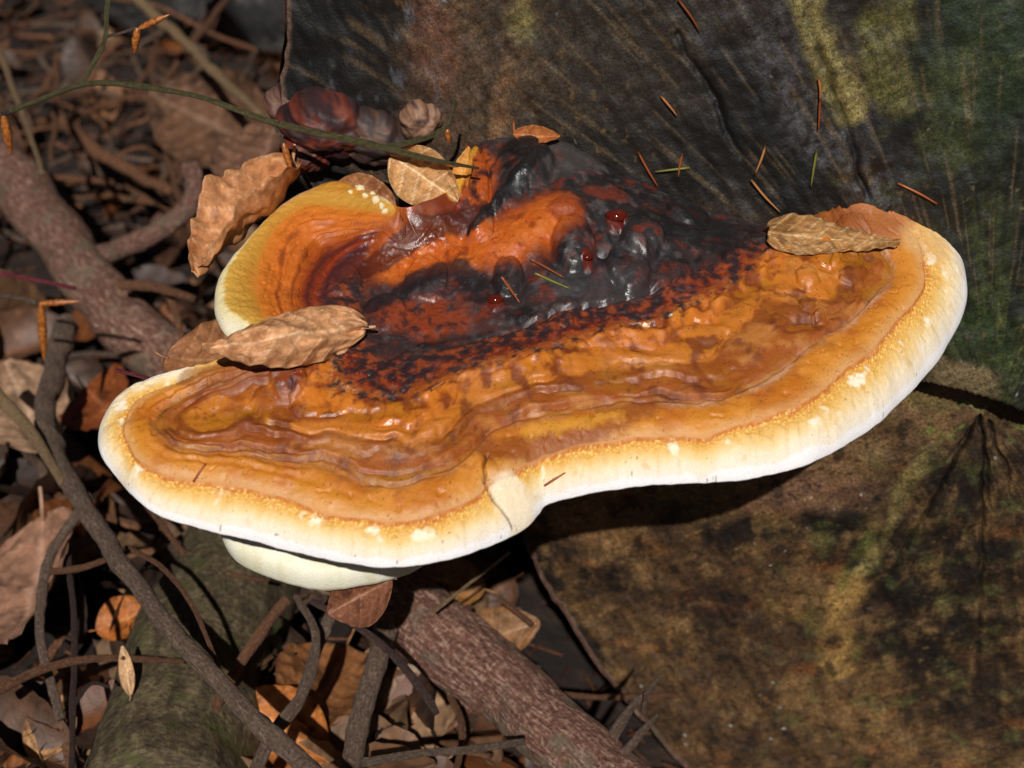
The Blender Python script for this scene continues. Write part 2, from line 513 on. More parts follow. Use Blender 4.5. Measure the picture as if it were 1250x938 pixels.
flk = fbm(LX * 75, LZ * 55, 123, 5, 0.62)
LC = mixc(LC, lin(128, 98, 60), low * 0.42 * smooth(0.02, 0.40, flk + 0.2 * n1 + 0.12 * fan3))
LC = mixc(LC, lin(18, 15, 12), (0.35 + 0.35 * low) * smooth(0.14, 0.30, -flk + 0.1 * fan3))
LC = mixc(LC, lin(86, 92, 48), 0.34 * smooth(0.08, 0.42, fbm(LX * 60 + 7, LZ * 60, 125, 5, 0.62)) * smooth(0.0, 0.06, LX - 0.09))
LC = mixc(LC, lin(104, 84, 58), 0.45 * (1 - low) * smooth(0.2, 0.42, fan3 + 0.3 * flk))
grit = fbm(LX * 160, LZ * 160, 103, 3) + 0.7 * fan3
LC = LC * ((0.58 + 0.44 * low) + 0.5 * smooth(-0.6, 0.6, saw + 0.5 * fan2 + 0.9 * grit))[..., None] * (1.0 - 0.8 * ck)[..., None]
spk = fbm(LX * 240, LZ * 240, 107, 2)
LC = mixc(LC, lin(122, 96, 56), 0.55 * smooth(0.34, 0.55, spk) * smooth(-0.1, 0.3, n1))
LC = mixc(LC, lin(12, 11, 10), 0.6 * smooth(0.28, 0.5, -spk))
LC = mixc(LC, lin(108, 84, 70), 0.8 * smooth(0.992, 0.998, rr + 0 * LX))
LC = mixc(LC, lin(196, 196, 190), 0.8 * smooth(0.74, 0.82, pn(LX * 380, LZ * 380, 99)) * smooth(0.1, 0.35, fbm(LX * 18, LZ * 18, 98, 3)))
log = tag(empty('felled_log', (PITH[0], FY0, GZ)), 'large felled log with dark algae-stained sawn end behind the bracket fungus', 'log')
base = np.array([PITH[0], FY0, GZ])
LV = np.stack([LX, YF, LZ], -1).reshape(-1, 3) - base
q = grid_quads(NR, NT, True)[:, ::-1]
fl = low.ravel()[q].mean(1) > 0.5
for nm, msk, lab in (('upper_sawn_face', ~fl, 'upper sawn face, black and green with algae'), ('lower_sawn_face', fl, 'recessed lower cut face in brown rot colours')):
    used, inv = np.unique(q[msk].ravel(), return_inverse=True)
    o = link(nm, make_mesh(nm, LV[used], inv.reshape(-1, 4), LC.reshape(-1, 3)[used]), M['log'], log); o['label'] = lab
# bark mantle running back from the rim
ys = np.linspace(0, 0.75, 26)
mv, muv = [], []
for i, y_ in enumerate(ys):
    flare = 1.0 + 0.004 - 0.12 * min(1, y_ / 0.3) + 0.012 * fbm(th * 9, th * 0 + y_ * 14, 17, 3) * min(1, i)
    mv.append(np.stack([PITH[0] + Rb * flare * np.cos(th), YF[-1] + y_ + (0.0 if i else -0.0015), PITH[2] + Rb * flare * np.sin(th)], -1))
    muv.append(np.stack([th, th * 0 + y_], -1))
o = link('bark', make_mesh('bark', np.array(mv)[:, ::4].reshape(-1, 3) - base, grid_quads(len(ys), NT // 4, True)[:, ::1], uv=np.array(muv)[:, ::4].reshape(-1, 2)), M['bark'], log)

# ------------------------------------------------------------------ the bracket fungus
mm = 0.001
#  outline of the cap: (px, py, height of its widest point in mm, rim depth in mm, free rim 1 / grown to the log 0, position along the spine)
OUT = [
    (1062, 250, None, 4, 0.05, 0.98), (1090, 258, None, 5, 0.2, 1.0), (1118, 270, 39, 7, 0.7, 1.0), (1145, 285, 34, 10, 1, 1.0), (1167, 303, 29, 12, 1, 1.0), (1177, 332, 25, 13, 1, 1.0),
    (1180, 362, 20, 13, 1, 1.0), (1170, 398, 14, 13, 1, 0.98), (1143, 443, 8, 13, 1, 0.94), (1110, 482, 4, 13, 1, 0.90), (1060, 526, 0, 13, 1, 0.84), (1003, 560, -2, 13, 1, 0.77),
    (950, 579, -4, 13, 1, 0.71), (900, 588, -5, 14, 1, 0.65), (850, 590, -6, 14, 1, 0.59), (800, 593, -6, 14, 1, 0.53), (750, 599, -7, 14, 1, 0.47), (705, 607, -8, 14, 1, 0.41),
    (668, 616, -9, 13, 1, 0.36), (656, 628, -11, 12, 1, 0.33), (640, 646, -13, 12, 1, 0.30), (600, 668, -14, 12, 1, 0.25), (545, 685, -15, 12, 1, 0.18), (475, 694, -16, 12, 1, 0.11),
    (420, 687, -15, 12, 1, 0.06), (350, 672, -13, 12, 1, 0.03), (300, 659, -11, 12, 1, 0.01), (250, 647, -9, 12, 1, 0.0), (200, 632, -6, 11, 1, 0.0), (165, 609, -2, 10, 1, 0.0),
    (140, 582, 1, 9, 1, 0.0), (124, 556, 5, 8, 1, 0.0), (120, 535, 7, 7, 1, 0.0), (127, 510, 11, 6, 1, 0.0), (147, 487, 14, 5, 1, 0.0), (177, 469, 18, 4, 1, 0.0), (217, 461, 20, 4, 1, 0.0),
    (262, 454, 22, 3, 0.65, 0.0), (305, 449, 24, 3, 0.6, 0.0), (350, 446, 25, 3, 0.6, 0.0), (388, 442, 26, 2, 0.6, 0.0),
    (372, 433, 29, 3, 0.6, 0.0), (330, 428, 31, 4, 0.65, 0.02), (293, 420, 32, 5, 1, 0.03), (272, 406, 33, 5, 1, 0.05), (263, 380, 35, 5, 1, 0.07), (264, 350, 38, 5, 1, 0.09), (283, 319, 42, 5, 1, 0.11),
    (309, 288, 45, 4, 1, 0.13), (340, 258, 48, 4, 1, 0.15), (375, 237, 51, 4, 1, 0.17), (415, 227, 53, 4, 1, 0.20), (452, 240, 54, 3, 1, 0.22), (490, 254, 56, 3, 1, 0.25), (522, 246, 57, 3, 0.8, 0.29),
    (550, 232, 58, 3, 0.6, 0.32), (560, 206, 60, 3, 0.5, 0.35), (573, 188, None, 3, 0.3, 0.38), (602, 173, None, 3, 0, 0.43), (650, 167, None, 3, 0, 0.48), (700, 181, None, 3, 0, 0.54),
    (762, 214, None, 3, 0, 0.61), (822, 240, None, 3, 0, 0.69), (872, 262, None, 3, 0, 0.77), (925, 275, None, 3, 0, 0.84), (985, 268, None, 3, 0, 0.91), (1035, 252, None, 3, 0, 0.96)]
ow = []
for px, py, h, a_, fr, u_ in OUT:
    P = at_face(px, py) if h is None else at(px, py, h * mm)
    ow.append([P[0], P[1], P[2], a_ * mm, fr, u_])
ow = np.array(ow)
NS = 1900
cl_ = np.vstack([ow[-2:], ow, ow[:2]]); seglen = np.hypot(*np.diff(cl_[:, :2], axis=0).T)
# dense closed curve with even spacing
dens = []
n_ = len(ow)
for i in range(n_):
    p0, p1, p2, p3 = ow[i - 1], ow[i], ow[(i + 1) % n_], ow[(i + 2) % n_]
    t_ = np.linspace(0, 1, 40, endpoint=False)[:, None]
    cr = 0.5 * (2 * p1 + (p2 - p0) * t_ + (2 * p0 - 5 * p1 + 4 * p2 - p3) * t_ ** 2 + (3 * p1 - p0 - 3 * p2 + p3) * t_ ** 3)
    cr[:, 3:] = p1[3:] + (p2[3:] - p1[3:]) * t_
    dens.append(cr)
dens = np.vstack(dens)
cum = np.concatenate([[0], np.cumsum(np.hypot(*np.diff(np.vstack([dens, dens[:1]])[:, :2], axis=0).T))])
sN = np.linspace(0, cum[-1], NS, endpoint=False)
OL = np.stack([np.interp(sN, cum, np.append(dens[:, k], dens[0, k])) for k in range(6)], -1)
tanv = np.roll(OL[:, :2], -3, 0) - np.roll(OL[:, :2], 3, 0)
nrm = np.stack([-tanv[:, 1], tanv[:, 0]], -1); nrm /= np.linalg.norm(nrm, axis=1)[:, None] + 1e-9
free = OL[:, 4]
wav = 0.0012 * fbm(sN * 38, sN * 0, 21, 2)
OL[:, :2] += nrm * (wav * free)[:, None]
OL[:, 2] += 0.0006 * fbm(sN * 120, sN * 0, 26, 3) * free

HP = [  # surface heights in mm
    (146, 528, 13), (163, 558, 10), (198, 580, 6), (250, 588, 4), (314, 601, 2), (362, 614, 0), (401, 629, -2), (466, 636, -3), (509, 635, -3), (552, 621, -1), (585, 606, 0),
    (605, 590, 3), (627, 578, 5), (676, 552, 7), (743, 537, 8), (806, 530, 9), (859, 530, 9), (898, 520, 10), (947, 506, 12), (997, 485, 14), (1034, 453, 18), (1068, 427, 21), (1092, 396, 25), (1116, 372, 28), (1128, 350, 31), (1122, 310, 37),
    (201, 534, 14), (278, 551, 11), (364, 566, 8), (411, 569, 7), (440, 590, 4), (476, 595, 3), (514, 586, 5), (558, 574, 6), (584, 547, 9), (600, 528, 10), (640, 518, 12), (688, 509, 13), (736, 497, 14), (784, 494, 14), (844, 494, 14), (880, 492, 14),
    (938, 466, 17), (979, 429, 22), (1015, 410, 24), (1049, 384, 27), (1078, 355, 30), (1092, 330, 33),
    (200, 490, 17), (260, 480, 19), (320, 480, 20), (300, 520, 15), (400, 520, 15),
    (390, 480, 20), (450, 500, 18), (485, 498, 19), (536, 481, 21), (584, 457, 24), (618, 451, 25), (670, 437, 26), (707, 423, 27), (769, 410, 28), (838, 385, 31), (884, 362, 33), (914, 343, 35), (945, 312, 38),
    (540, 427, 26), (608, 410, 28), (683, 384, 31), (752, 369, 33), (806, 352, 35), (847, 331, 38), (898, 304, 41), (929, 282, 45), (470, 450, 25),
    (700, 250, 55), (752, 272, 50), (620, 225, 59), (660, 200, 63), (605, 300, 45), (560, 320, 40), (500, 300, 43), (450, 330, 38), (400, 340, 38), (340, 330, 39), (300, 370, 37), (440, 400, 29), (500, 420, 27), (500, 375, 32), (560, 265, 50),
    (600, 360, 35), (680, 340, 39), (810, 300, 46), (860, 285, 45), (1050, 300, 40), (1000, 300, 41), (1080, 282, 42), (370, 270, 48), (430, 270, 48), (1000, 350, 33), (950, 400, 27), (870, 430, 23), (760, 450, 21), (660, 470, 20), (560, 520, 15), (480, 545, 12)]
hp = [(*at(a, b, h * mm)[:2], h) for a, b, h in HP]
step_ = max(1, NS // 90)
for i in range(0, NS, step_):
    hp.append((OL[i, 0], OL[i, 1], OL[i, 2] / mm + OL[i, 3] / mm * (1 if free[i] > 0.2 else 0)))
HT = TPS(hp, 0.02)

QC = {  # growth zones: 1 edge of the crust, 2 inner groove, 3 start of the dark crust, 4 crease under the hump
    1: [(155, 515), (150, 530), (163, 558), (198, 580), (250, 588), (314, 601), (362, 614), (401, 629), (466, 636), (509, 635), (552, 621), (585, 607), (597, 590), (627, 578), (676, 553), (743, 538), (806, 531), (859, 531), (898, 521), (947, 507), (997, 486), (1034, 453), (1068, 427), (1092, 396), (1116, 372), (1128, 350), (1126, 325), (1120, 295), (1090, 268),
        (172, 488), (205, 474), (316, 335), (314, 366), (324, 390), (335, 281), (374, 252), (412, 256), (460, 262), (505, 259)],
    2: [(201, 534), (278, 551), (364, 566), (411, 569), (440, 590), (476, 595), (514, 586), (558, 574), (584, 547), (600, 526), (640, 515), (688, 507), (736, 497), (784, 494), (844, 494), (880, 492), (938, 466), (979, 429), (1015, 410), (1049, 384), (1078, 355), (1088, 330), (1070, 300), (195, 505), (240, 480), (345, 350), (352, 310), (400, 275)],
    3: [(385, 470), (430, 490), (485, 496), (536, 480), (584, 457), (618, 451), (670, 437), (707, 423), (769, 410), (838, 385), (884, 362), (914, 343), (940, 315), (372, 362), (389, 327), (420, 302), (466, 283), (527, 256), (575, 210)],
    4: [(540, 427), (608, 410), (683, 384), (752, 369), (806, 352), (847, 331), (898, 304), (929, 282), (445, 372), (470, 440), (470, 340), (560, 300), (600, 255)]}
qp = [(*at(a, b, float(HT(*at(a, b, 0.02)[:2])) * mm)[:2], k) for k, l in QC.items() for a, b in l]


def on_cap(px, py, lift=0.0):
    h = 0.02
    for _ in range(25):
        P = at(px, py, h); h = 0.5 * h + 0.5 * float(HT(P[0], P[1])) * mm
    P = at(px, py, h); P[2] += lift
    return P


qp = [(*on_cap(a, b)[:2], k) for k, l in QC.items() for a, b in l]
qp += [(*on_cap(a, b)[:2], k) for a, b, k in ((405, 458, 3.1), (440, 468, 3.45), (430, 425, 3.7), (470, 482, 3.25), (355, 462, 2.6), (388, 448, 2.8), (310, 458, 2.3), (262, 462, 1.7), (345, 436, 2.2), (548, 238, 2.6), (560, 212, 2.6), (600, 190, 4.5), (660, 200, 6), (700, 300, 5.5), (780, 280, 5.7), (860, 290, 5), (620, 350, 4.8), (640, 470, 2.6), (760, 450, 2.5), (900, 420, 2.5), (480, 540, 2.5), (300, 510, 2.5), (1000, 370, 2.5))]
for i in range(0, NS, max(1, NS // 110)):
    if free[i] > 0.7: qp.append((OL[i, 0], OL[i, 1], 0.0))
QT = TPS(qp, 0.002)

SP_px = [(432, 446), (500, 412), (590, 345), (690, 318), (800, 318), (900, 312), (975, 318), (1010, 330)]
SP = crspline([on_cap(*p)[:2] for p in SP_px], 400)
uS = np.linspace(0, 1, 400)
u_sm = OL[:, 5].copy()
for _ in range(60):
    u_sm = 0.5 * u_sm + 0.25 * (np.roll(u_sm, 4) + np.roll(u_sm, -4))
S_xy = np.stack([np.interp(u_sm, uS, SP[:, k]) for k in range(2)], -1)
NTOP = 300
# dense rows on the rounded rim, then even rows to the spine
tt = np.linspace(0, 1, NTOP)
tt = 0.35 * tt ** 2 + 0.65 * tt; tt[1:12] = tt[12] * (np.arange(1, 12) / 12.0) ** 2.0
# attached columns start inside the wood
start = OL[:, :2].copy(); start[:, 1] += 0.012 * (1 - smooth(0.0, 0.5, free))
CX = start[:, 0][None] + (S_xy[:, 0] - start[:, 0])[None] * tt[:, None]
CY = start[:, 1][None] + (S_xy[:, 1] - start[:, 1])[None] * tt[:, None]
Q = QT(CX, CY)
fx = on_cap(538, 264); wfx = smooth(0.019, 0.012, np.hypot(CX - fx[0], CY - fx[1])); Q = Q + wfx * (np.maximum(Q, 2.9) - Q)
H = HT(CX, CY) * mm
# distance from the outline (plan)
dcol = np.hypot(CX - OL[:, 0], CY - OL[:, 1])
vn = np.abs(((S_xy - start) / (np.linalg.norm(S_xy - start, axis=1)[:, None] + 1e-9) * nrm).sum(1))
D = dcol * np.clip(vn, 0.35, 1)[None]
W = np.clip(OL[:, 3] * 1.25, 0.003, 0.02)[None]
prof = 1 - np.sqrt(np.clip(1 - np.clip(1 - D / W, 0, 1) ** 2, 0, 1))
drop = OL[:, 3][None] * prof * smooth(0.1, 0.6, free)[None]
zbase = H - drop
zbase = zbase + (OL[:, 2][None] - zbase[0:1]) * np.clip(1 - D / W, 0, 1) ** 1.5 * smooth(0.1, 0.6, free)[None]

# ---- relief of the crust
X1, Y1 = CX * 1000, CY * 1000     # mm
nz0 = fbm(X1 / 14, Y1 / 14, 101, 3)
wq = Q + 0.10 * nz0
inner = smooth(0.9, 1.1, Q)
lobe = np.zeros_like(CX)
lp = [on_cap(a, b) for a, b in ((300, 400), (330, 320), (430, 255), (500, 252))]
dl, _ = seg_dist(CX, CY, [(p[0], p[1]) for p in lp])
lobe = smooth(0.030, 0.018, dl + 0 * CX) * smooth(on_cap(400, 446)[1] - 0.004, on_cap(400, 430)[1] + 0.004, CY)
rel = 1.0 * smooth(0.985, 1.02, Q + 0.05 * fbm(X1 / 9, Y1 / 9, 105, 3)) * (1 - lobe)
rel = rel + (0.9 + 0.5 * fbm(X1 / 18, Y1 / 18, 107, 2)) * np.sin(np.pi * np.clip(Q - 1, 0, 1)) * (1 - 0.5 * lobe)
rel = rel - (0.5 + 0.7 * smooth(-0.3, 0.3, fbm(X1 / 16, Y1 / 16, 108, 2))) * np.exp(-((wq - 2.02) / 0.05) ** 2)
rdr = smooth(1.0, 1.1, Q) * smooth(2.1, 1.9, Q)
rel = rel + rdr * (0.8 * fbm(X1 / 11, Y1 / 8, 109, 3) - 0.5 * smooth(0.45, 0.75, pn(X1 / 3.2, Y1 / 3.2, 110)))
mid = smooth(1.9, 2.1, Q) * smooth(3.4, 3.0, Q)
left = smooth(-40, -70, X1)
# growth terraces: long uneven steps following the rim
lev = wq * 3.4 + 1.6 * fbm(X1 / 40, wq * 1.3, 111, 2) + 0.30 * fbm(X1 / 9, Y1 / 7, 113, 3)
fr_ = lev - np.floor(lev)
ter = smooth(0.0, 0.25, fr_) * (1 - 0.8 * smooth(0.3, 1.0, fr_))
wr = fbm(X1 / 24, Y1 / 13, 115, 3)
amp_t = 0.35 + smooth(-0.4, 0.5, fbm(X1 / 25, Y1 / 25, 118, 2))
rel = rel + mid * (1.35 * (ter - 0.5) * amp_t + 1.5 * wr + 0.22 * fbm(X1 / 5, Y1 / 5, 119, 3))
rel = rel + left * smooth(1.3, 1.8, Q) * smooth(3.2, 2.6, Q) * (0.35 * np.sin(wq * 19 + 2 * nz0) + 0.4 * fbm(X1 / 5, Y1 / 5, 121, 2))
rel = rel + 0.22 * inner * fbm(X1 / 4, Y1 / 4, 123, 4)
bead = np.clip(pn(X1 / 6.5, Y1 / 5, 127) + 0.25, 0, 1)
rel = rel + 2.0 * bead * np.exp(-((wq - 2.96) / 0.11) ** 2) * (1 - lobe) * smooth(-60, -20, X1)
rel = rel + smooth(1.5, 2.4, Q) * smooth(20, 60, X1) * (1.2 * np.clip(pn(X1 / 9, Y1 / 6, 129), 0, 1) ** 1.5) * smooth(3.3, 2.8, Q)
dark = smooth(2.95, 3.2, wq)
rel = rel + dark * (1.3 * fbm(X1 / 9, Y1 / 9, 131, 5, 0.6) + 0.55 * ridged(X1 / 5, Y1 / 4, 135, 2) * smooth(4.2, 3.6, Q))
rel = rel - 1.8 * np.exp(-((Q + 0.05 * fbm(X1 / 6, Y1 / 6, 139, 3) - 4.0) / 0.07) ** 2) * smooth(-35, -10, X1)
lump_list = [(605, 373, 3.4, 1.2), (752, 273, 4.4, 1.6), (717, 324, 2.4, 0.8), (700, 302, 8.5, 4.5), (785, 290, 8.5, 4.0), (768, 326, 8.5, 3.2), (620, 342, 6.0, 3.0), (735, 300, 4.0, 1.5), (640, 200, 12, 4.0), (840, 262, 9, 3.0), (588, 285, 5, 1.8), (520, 345, 9, 2.0), (470, 385, 8, 2.0), (690, 385, 6, 1.2), (352, 463, 6.5, 2.0), (985, 345, 4.5, 2.4), (1010, 312, 6, 1.8), (1035, 330, 7, 2.0), (985, 375, 3.0, 1.4), (1000, 392, 2.5, 1.4), (420, 345, 7, 1.5), (1040, 290, 8, 2.0)]
red_b = np.zeros_like(CX)
for k, (px, py, r_, h_) in enumerate(lump_list):
    P = on_cap(px, py) * 1000
    d_ = np.hypot((X1 - P[0]), (Y1 - P[1]) * 0.8) / r_
    d_ = d_ + 0.12 * fbm(X1 / (r_ * 0.8), Y1 / (r_ * 0.8), 141 + k, 2)
    rel = rel + h_ * np.sqrt(np.clip(1 - d_ ** 2, 0, 1)) * smooth(1.0, 0.85, d_) - 0.2 * h_ * np.exp(-((d_ - 1.1) / 0.2) ** 2)
    if k in (0, 1, 2): red_b = np.maximum(red_b, smooth(1.0, 0.8, d_))


def cap_line(pts, wd):
    P = [on_cap(*p) * 1000 for p in pts]
    d_, s_ = seg_dist(X1 + 0.8 * fbm(X1 / 4, Y1 / 4, 161, 2), Y1, [(p[0], p[1]) for p in P])
    return np.exp(-(d_ / wd) ** 2), s_


finger, _ = cap_line([(580, 283), (605, 252), (640, 222), (660, 200)], 3.6)
rel = rel + 3.2 * finger
oslab, _ = cap_line([(575, 330), (630, 300), (690, 262)], 8)
rel = rel + 2.2 * oslab * (1 - finger)
gro, _ = cap_line([(575, 318), (560, 290), (600, 240)], 2.0)
rel = rel - 1.2 * gro
crack, _ = cap_line([(596, 560), (590, 572), (592, 590), (601, 603), (625, 616)], 0.45)
rel = rel - 1.8 * crack
step2, _ = cap_line([(470, 440), (510, 418), (560, 412), (640, 395)], 2.5)
rel = rel - 1.2 * step2
# lobes of the lower left overlap with a small terrace
edge_fade = smooth(0.0, 0.004, D) * 1.0
gold = smooth(0.62, 0.85, Q) * smooth(1.02, 0.97, Q) * (1 - lobe)
gr_n = pn(X1 / 0.7, Y1 / 0.7, 171) + 0.4 * pn(X1 / 1.6, Y1 / 1.6, 172)
rel = rel + 0.35 * gold * gr_n + 0.55 * smooth(0.02, 0.15, Q) * smooth(1.0, 0.8, Q) * fbm(X1 / 4, Y1 / 3, 175, 4) + 0.30 * smooth(0.02, 0.2, Q) * smooth(0.9, 0.5, Q) * ridged(X1 / 3.2, Y1 / 2.6, 177, 2)
Z = zbase + rel * mm * edge_fade

# ---- colours of the crust
nA = fbm(X1 / 10, Y1 / 10, 201, 4); nB = fbm(X1 / 3.5, Y1 / 3.5, 205, 4); nC = pn(X1 / 1.3, Y1 / 1.3, 209)
nW = fbm(X1 / 17, Y1 / 17, 217, 3)
front = np.clip(smooth(0, 20, X1) + smooth(-70, -85, Y1), 0, 1)
QP = np.where(Q < 1, np.clip(Q, 0, 1) ** 0.58, Q)
fib = fbm(sN[None] * 420 + 0 * X1, D * 60, 219, 3)
qn = QP + 0.06 * nA + 0.05 * nB + (0.13 * nW + 0.05 * fib) * smooth(0.05, 0.3, QP) * smooth(1.0, 0.9, QP)
gold = smooth(0.68, 0.9, qn + 0.12 * fbm(X1 / 6, Y1 / 6, 243, 3)) * smooth(1.02, 0.97, Q) * (1 - lobe) * front
CC = ramp(qn, [(0.0, lin(246, 243, 244)), (0.20, lin(245, 241, 240)), (0.25, lin(240, 229, 212)), (0.46, lin(240, 221, 188)), (0.64, lin(236, 202, 140)), (0.8, lin(226, 176, 92)), (0.95, lin(216, 154, 64)), (0.99, lin(190, 104, 34)), (1.03, lin(212, 148, 92)),
               (1.18, lin(208, 146, 74)), (1.45, lin(202, 128, 36)), (1.8, lin(194, 118, 36)), (1.95, lin(160, 102, 54)), (2.06, lin(160, 88, 30)), (2.3, lin(186, 108, 30)), (2.6, lin(194, 108, 40)), (2.85, lin(184, 92, 28)), (2.98, lin(178, 86, 30)),
               (3.08, lin(112, 40, 26)), (3.4, lin(96, 34, 22)), (4.0, lin(56, 40, 40)), (5.0, lin(44, 40, 42)), (6.5, lin(36, 33, 34))])
CC = CC * (1 - 0.10 * smooth(0.1, 0.5, fib) * smooth(0.22, 0.3, qn) * smooth(1.0, 0.8, qn))[..., None]
# golden speckled zone
CC = mixc(CC, lin(250, 214, 120), 0.75 * gold * smooth(0.1, 0.6, gr_n))
CC = mixc(CC, lin(196, 128, 34), 0.5 * gold * smooth(-0.1, -0.6, gr_n))
# cream flakes and pale blotches over the golden zone
CC = mixc(CC, lin(250, 238, 212), front * smooth(0.14, 0.42, fbm(X1 / 10, Y1 / 8, 213, 4) + 0.16 * nB + 0.1 * fib) * smooth(0.5, 0.68, QP) * smooth(0.99, 0.9, QP) * (1 - lobe) * 0.9)
# middle crust: brown folds, golden hollows
pal = np.array([lin(190, 112, 36), lin(160, 100, 24), lin(200, 130, 54), lin(140, 72, 24), lin(180, 120, 28), lin(194, 110, 36), lin(152, 78, 26), lin(200, 134, 64)])
bi = np.floor(lev).astype(int)
bc0 = pal[(bi * 5 + 3) % 8]; bc1 = pal[(bi * 5 + 8) % 8]
band = mixc(bc0, bc1, smooth(0.75, 1.0, fr_ + 0.1 * nB))
band = mixc(band, lin(202, 136, 66), 0.5 * smooth(0.05, 0.45, wr + 0.25 * nB))
band = mixc(band, lin(158, 100, 18), 0.7 * smooth(0.0, 0.4, -wr + 0.3 * nA))
band = mixc(band, lin(104, 46, 18), 0.85 * smooth(0.06, 0.42, nA + 0.35 * nB - 0.3 * wr))
band = mixc(band, lin(96, 46, 26), 0.8 * smooth(0.09, 0.02, np.abs(fr_ - 0.04)) * smooth(-0.25, 0.25, nA + 0.3 * nB) * np.clip(amp_t, 0, 1))
CC = mixc(CC, band, mid * 0.95)
CC = mixc(CC, lin(130, 58, 20), 0.7 * mid * smooth(2.5, 2.9, Q) * smooth(-0.2, 0.3, nB + 0.5 * nA))
# outer ridge: pinkish bloom along its edges, deeper orange patches
rdg = smooth(1.0, 1.06, Q) * smooth(2.05, 1.95, Q) * (1 - lobe)
CC = mixc(CC, lin(184, 100, 24), rdg * 0.7 * smooth(-0.1, 0.4, nW + 0.4 * nA))
CC = mixc(CC, lin(216, 140, 54), rdg * 0.5 * smooth(0.0, 0.4, -nW + 0.4 * nA))
CC = mixc(CC, lin(150, 78, 30), rdg * 0.45 * smooth(0.15, 0.5, nA + 0.4 * nB) * smooth(1.3, 1.8, qn))
CC = mixc(CC, lin(208, 156, 96), rdg * 0.6 * smooth(1.32, 1.05, qn))
CC = mixc(CC, lin(204, 160, 124), 0.65 * (1 - lobe) * np.exp(-((wq - 1.93) / 0.10) ** 2) * smooth(-0.15, 0.3, nW + 0.3 * nB) * smooth(20, 70, X1))
CC = mixc(CC, lin(110, 62, 48), 0.65 * np.exp(-((wq - 2.02) / 0.035) ** 2) * smooth(-0.2, 0.3, nA) * (1 - lobe))
CC = mixc(CC, lin(126, 56, 18), 0.6 * left * smooth(1.9, 2.4, Q) * smooth(3.2, 2.9, Q) * smooth(-0.3, 0.5, np.sin(wq * 19) * 0.5 + nA))
CC = mixc(CC, lin(212, 126, 46), 0.8 * bead * np.exp(-((wq - 2.94) / 0.08) ** 2))
# brown stained band on the outer ridge right of the crack
st, _ = cap_line([(598, 555), (640, 548), (700, 538), (740, 520), (790, 500)], 6.0)
CC = mixc(CC, lin(136, 66, 24), 0.8 * smooth(0.25, 0.95, st + 0.35 * nA + 0.3 * nB) * smooth(1.0, 1.08, Q))
st2, _ = cap_line([(640, 530), (700, 522), (755, 512)], 3.2)
CC = mixc(CC, lin(216, 150, 50), 0.75 * smooth(0.3, 1.1, st2 + 0.6 * nB + 0.4 * nA))
# dark crust with black and red mottling
mott = fbm(X1 / 4.2, Y1 / 3.2, 221, 4)
z3 = smooth(3.0, 3.12, qn) * smooth(4.15, 3.85, qn)
CC = mixc(CC, lin(146, 66, 30), z3 * smooth(-0.1, 0.4, mott + 0.3 * nC) * 0.85)
CC = mixc(CC, lin(40, 32, 36), z3 * smooth(-0.12, 0.3, -mott + 0.45 * nA + 0.15 * nC + 0.12 * (Q - 3.5)) * 0.92)
CC = mixc(CC, lin(94, 80, 78), z3 * smooth(0.25, 0.55, fbm(X1 / 3, Y1 / 1.6, 223, 3)) * 0.5)
z4 = smooth(3.9, 4.2, qn)
CC = mixc(CC, lin(112, 42, 24), z4 * smooth(0.02, 0.42, fbm(X1 / 7, Y1 / 6, 231, 4) + 0.15 * nC) * 0.7)
CC = mixc(CC, lin(22, 21, 23), z4 * smooth(0.0, 0.35, fbm(X1 / 11, Y1 / 9, 235, 4)) * 0.9)
CC = mixc(CC, lin(86, 80, 80), z4 * smooth(0.05, 0.45, fbm(X1 / 6, Y1 / 6, 239, 4)) * 0.6)


def patch(px, py, rx, ry, soft=0.5):
    P = on_cap(px, py) * 1000
    d_ = np.hypot((X1 - P[0]) / rx, (Y1 - P[1]) / ry) + 0.45 * nA + 0.2 * nB
    return smooth(1 + soft / 2, 1 - soft / 2, d_)


def plinec(pts, w_, soft=0.5):
    P = [on_cap(*p) * 1000 for p in pts]
    d_, _ = seg_dist(X1, Y1, [(p[0], p[1]) for p in P])
    return smooth(1 + soft / 2, 1 - soft / 2, d_ / w_ + 0.4 * nA + 0.25 * nB)


CC = mixc(CC, lin(20, 19, 20), 0.75 * patch(860, 282, 26, 13)); CC = mixc(CC, lin(58, 56, 58), 0.7 * patch(730, 355, 18, 7))
CC = mixc(CC, lin(70, 66, 64), 0.6 * patch(690, 195, 12, 10))
# upper lobe: yellow rim, orange rings, purple band
ring = np.sin(qn * 11 + 3 * nz0)
ul = ramp(qn, [(0, lin(236, 226, 196)), (0.34, lin(234, 216, 160)), (0.44, lin(206, 160, 66)), (0.9, lin(188, 130, 40)), (1.05, lin(204, 118, 36)), (1.7, lin(200, 106, 34)), (2.3, lin(196, 104, 34)), (2.8, lin(150, 64, 22)), (3.0, lin(84, 34, 28)), (3.25, lin(140, 52, 22)), (3.45, lin(70, 34, 38)), (4.2, lin(110, 44, 24))])
ul = mixc(ul, lin(134, 60, 22), smooth(1.1, 1.5, qn) * smooth(2.9, 2.5, qn) * smooth(0.1, 1.0, ring * 0.6 + 1.1 * nA) * 0.7)
far = smooth(on_cap(330, 270)[1] - 0.01, on_cap(400, 240)[1], CY)
ul = mixc(ul, lin(188, 126, 34), far * smooth(0.75, 0.45, qn))
CC = mixc(CC, ul, lobe * smooth(4.4, 3.8, Q))
opl = [(480, 320), (530, 300), (570, 310), (620, 300), (675, 268)]
CC = mixc(CC, lin(104, 44, 26), 0.8 * plinec(opl, 11.5, 0.9))
op = plinec(opl, 8.8, 1.0)
CC = mixc(CC, lin(188, 88, 28), 0.95 * op)
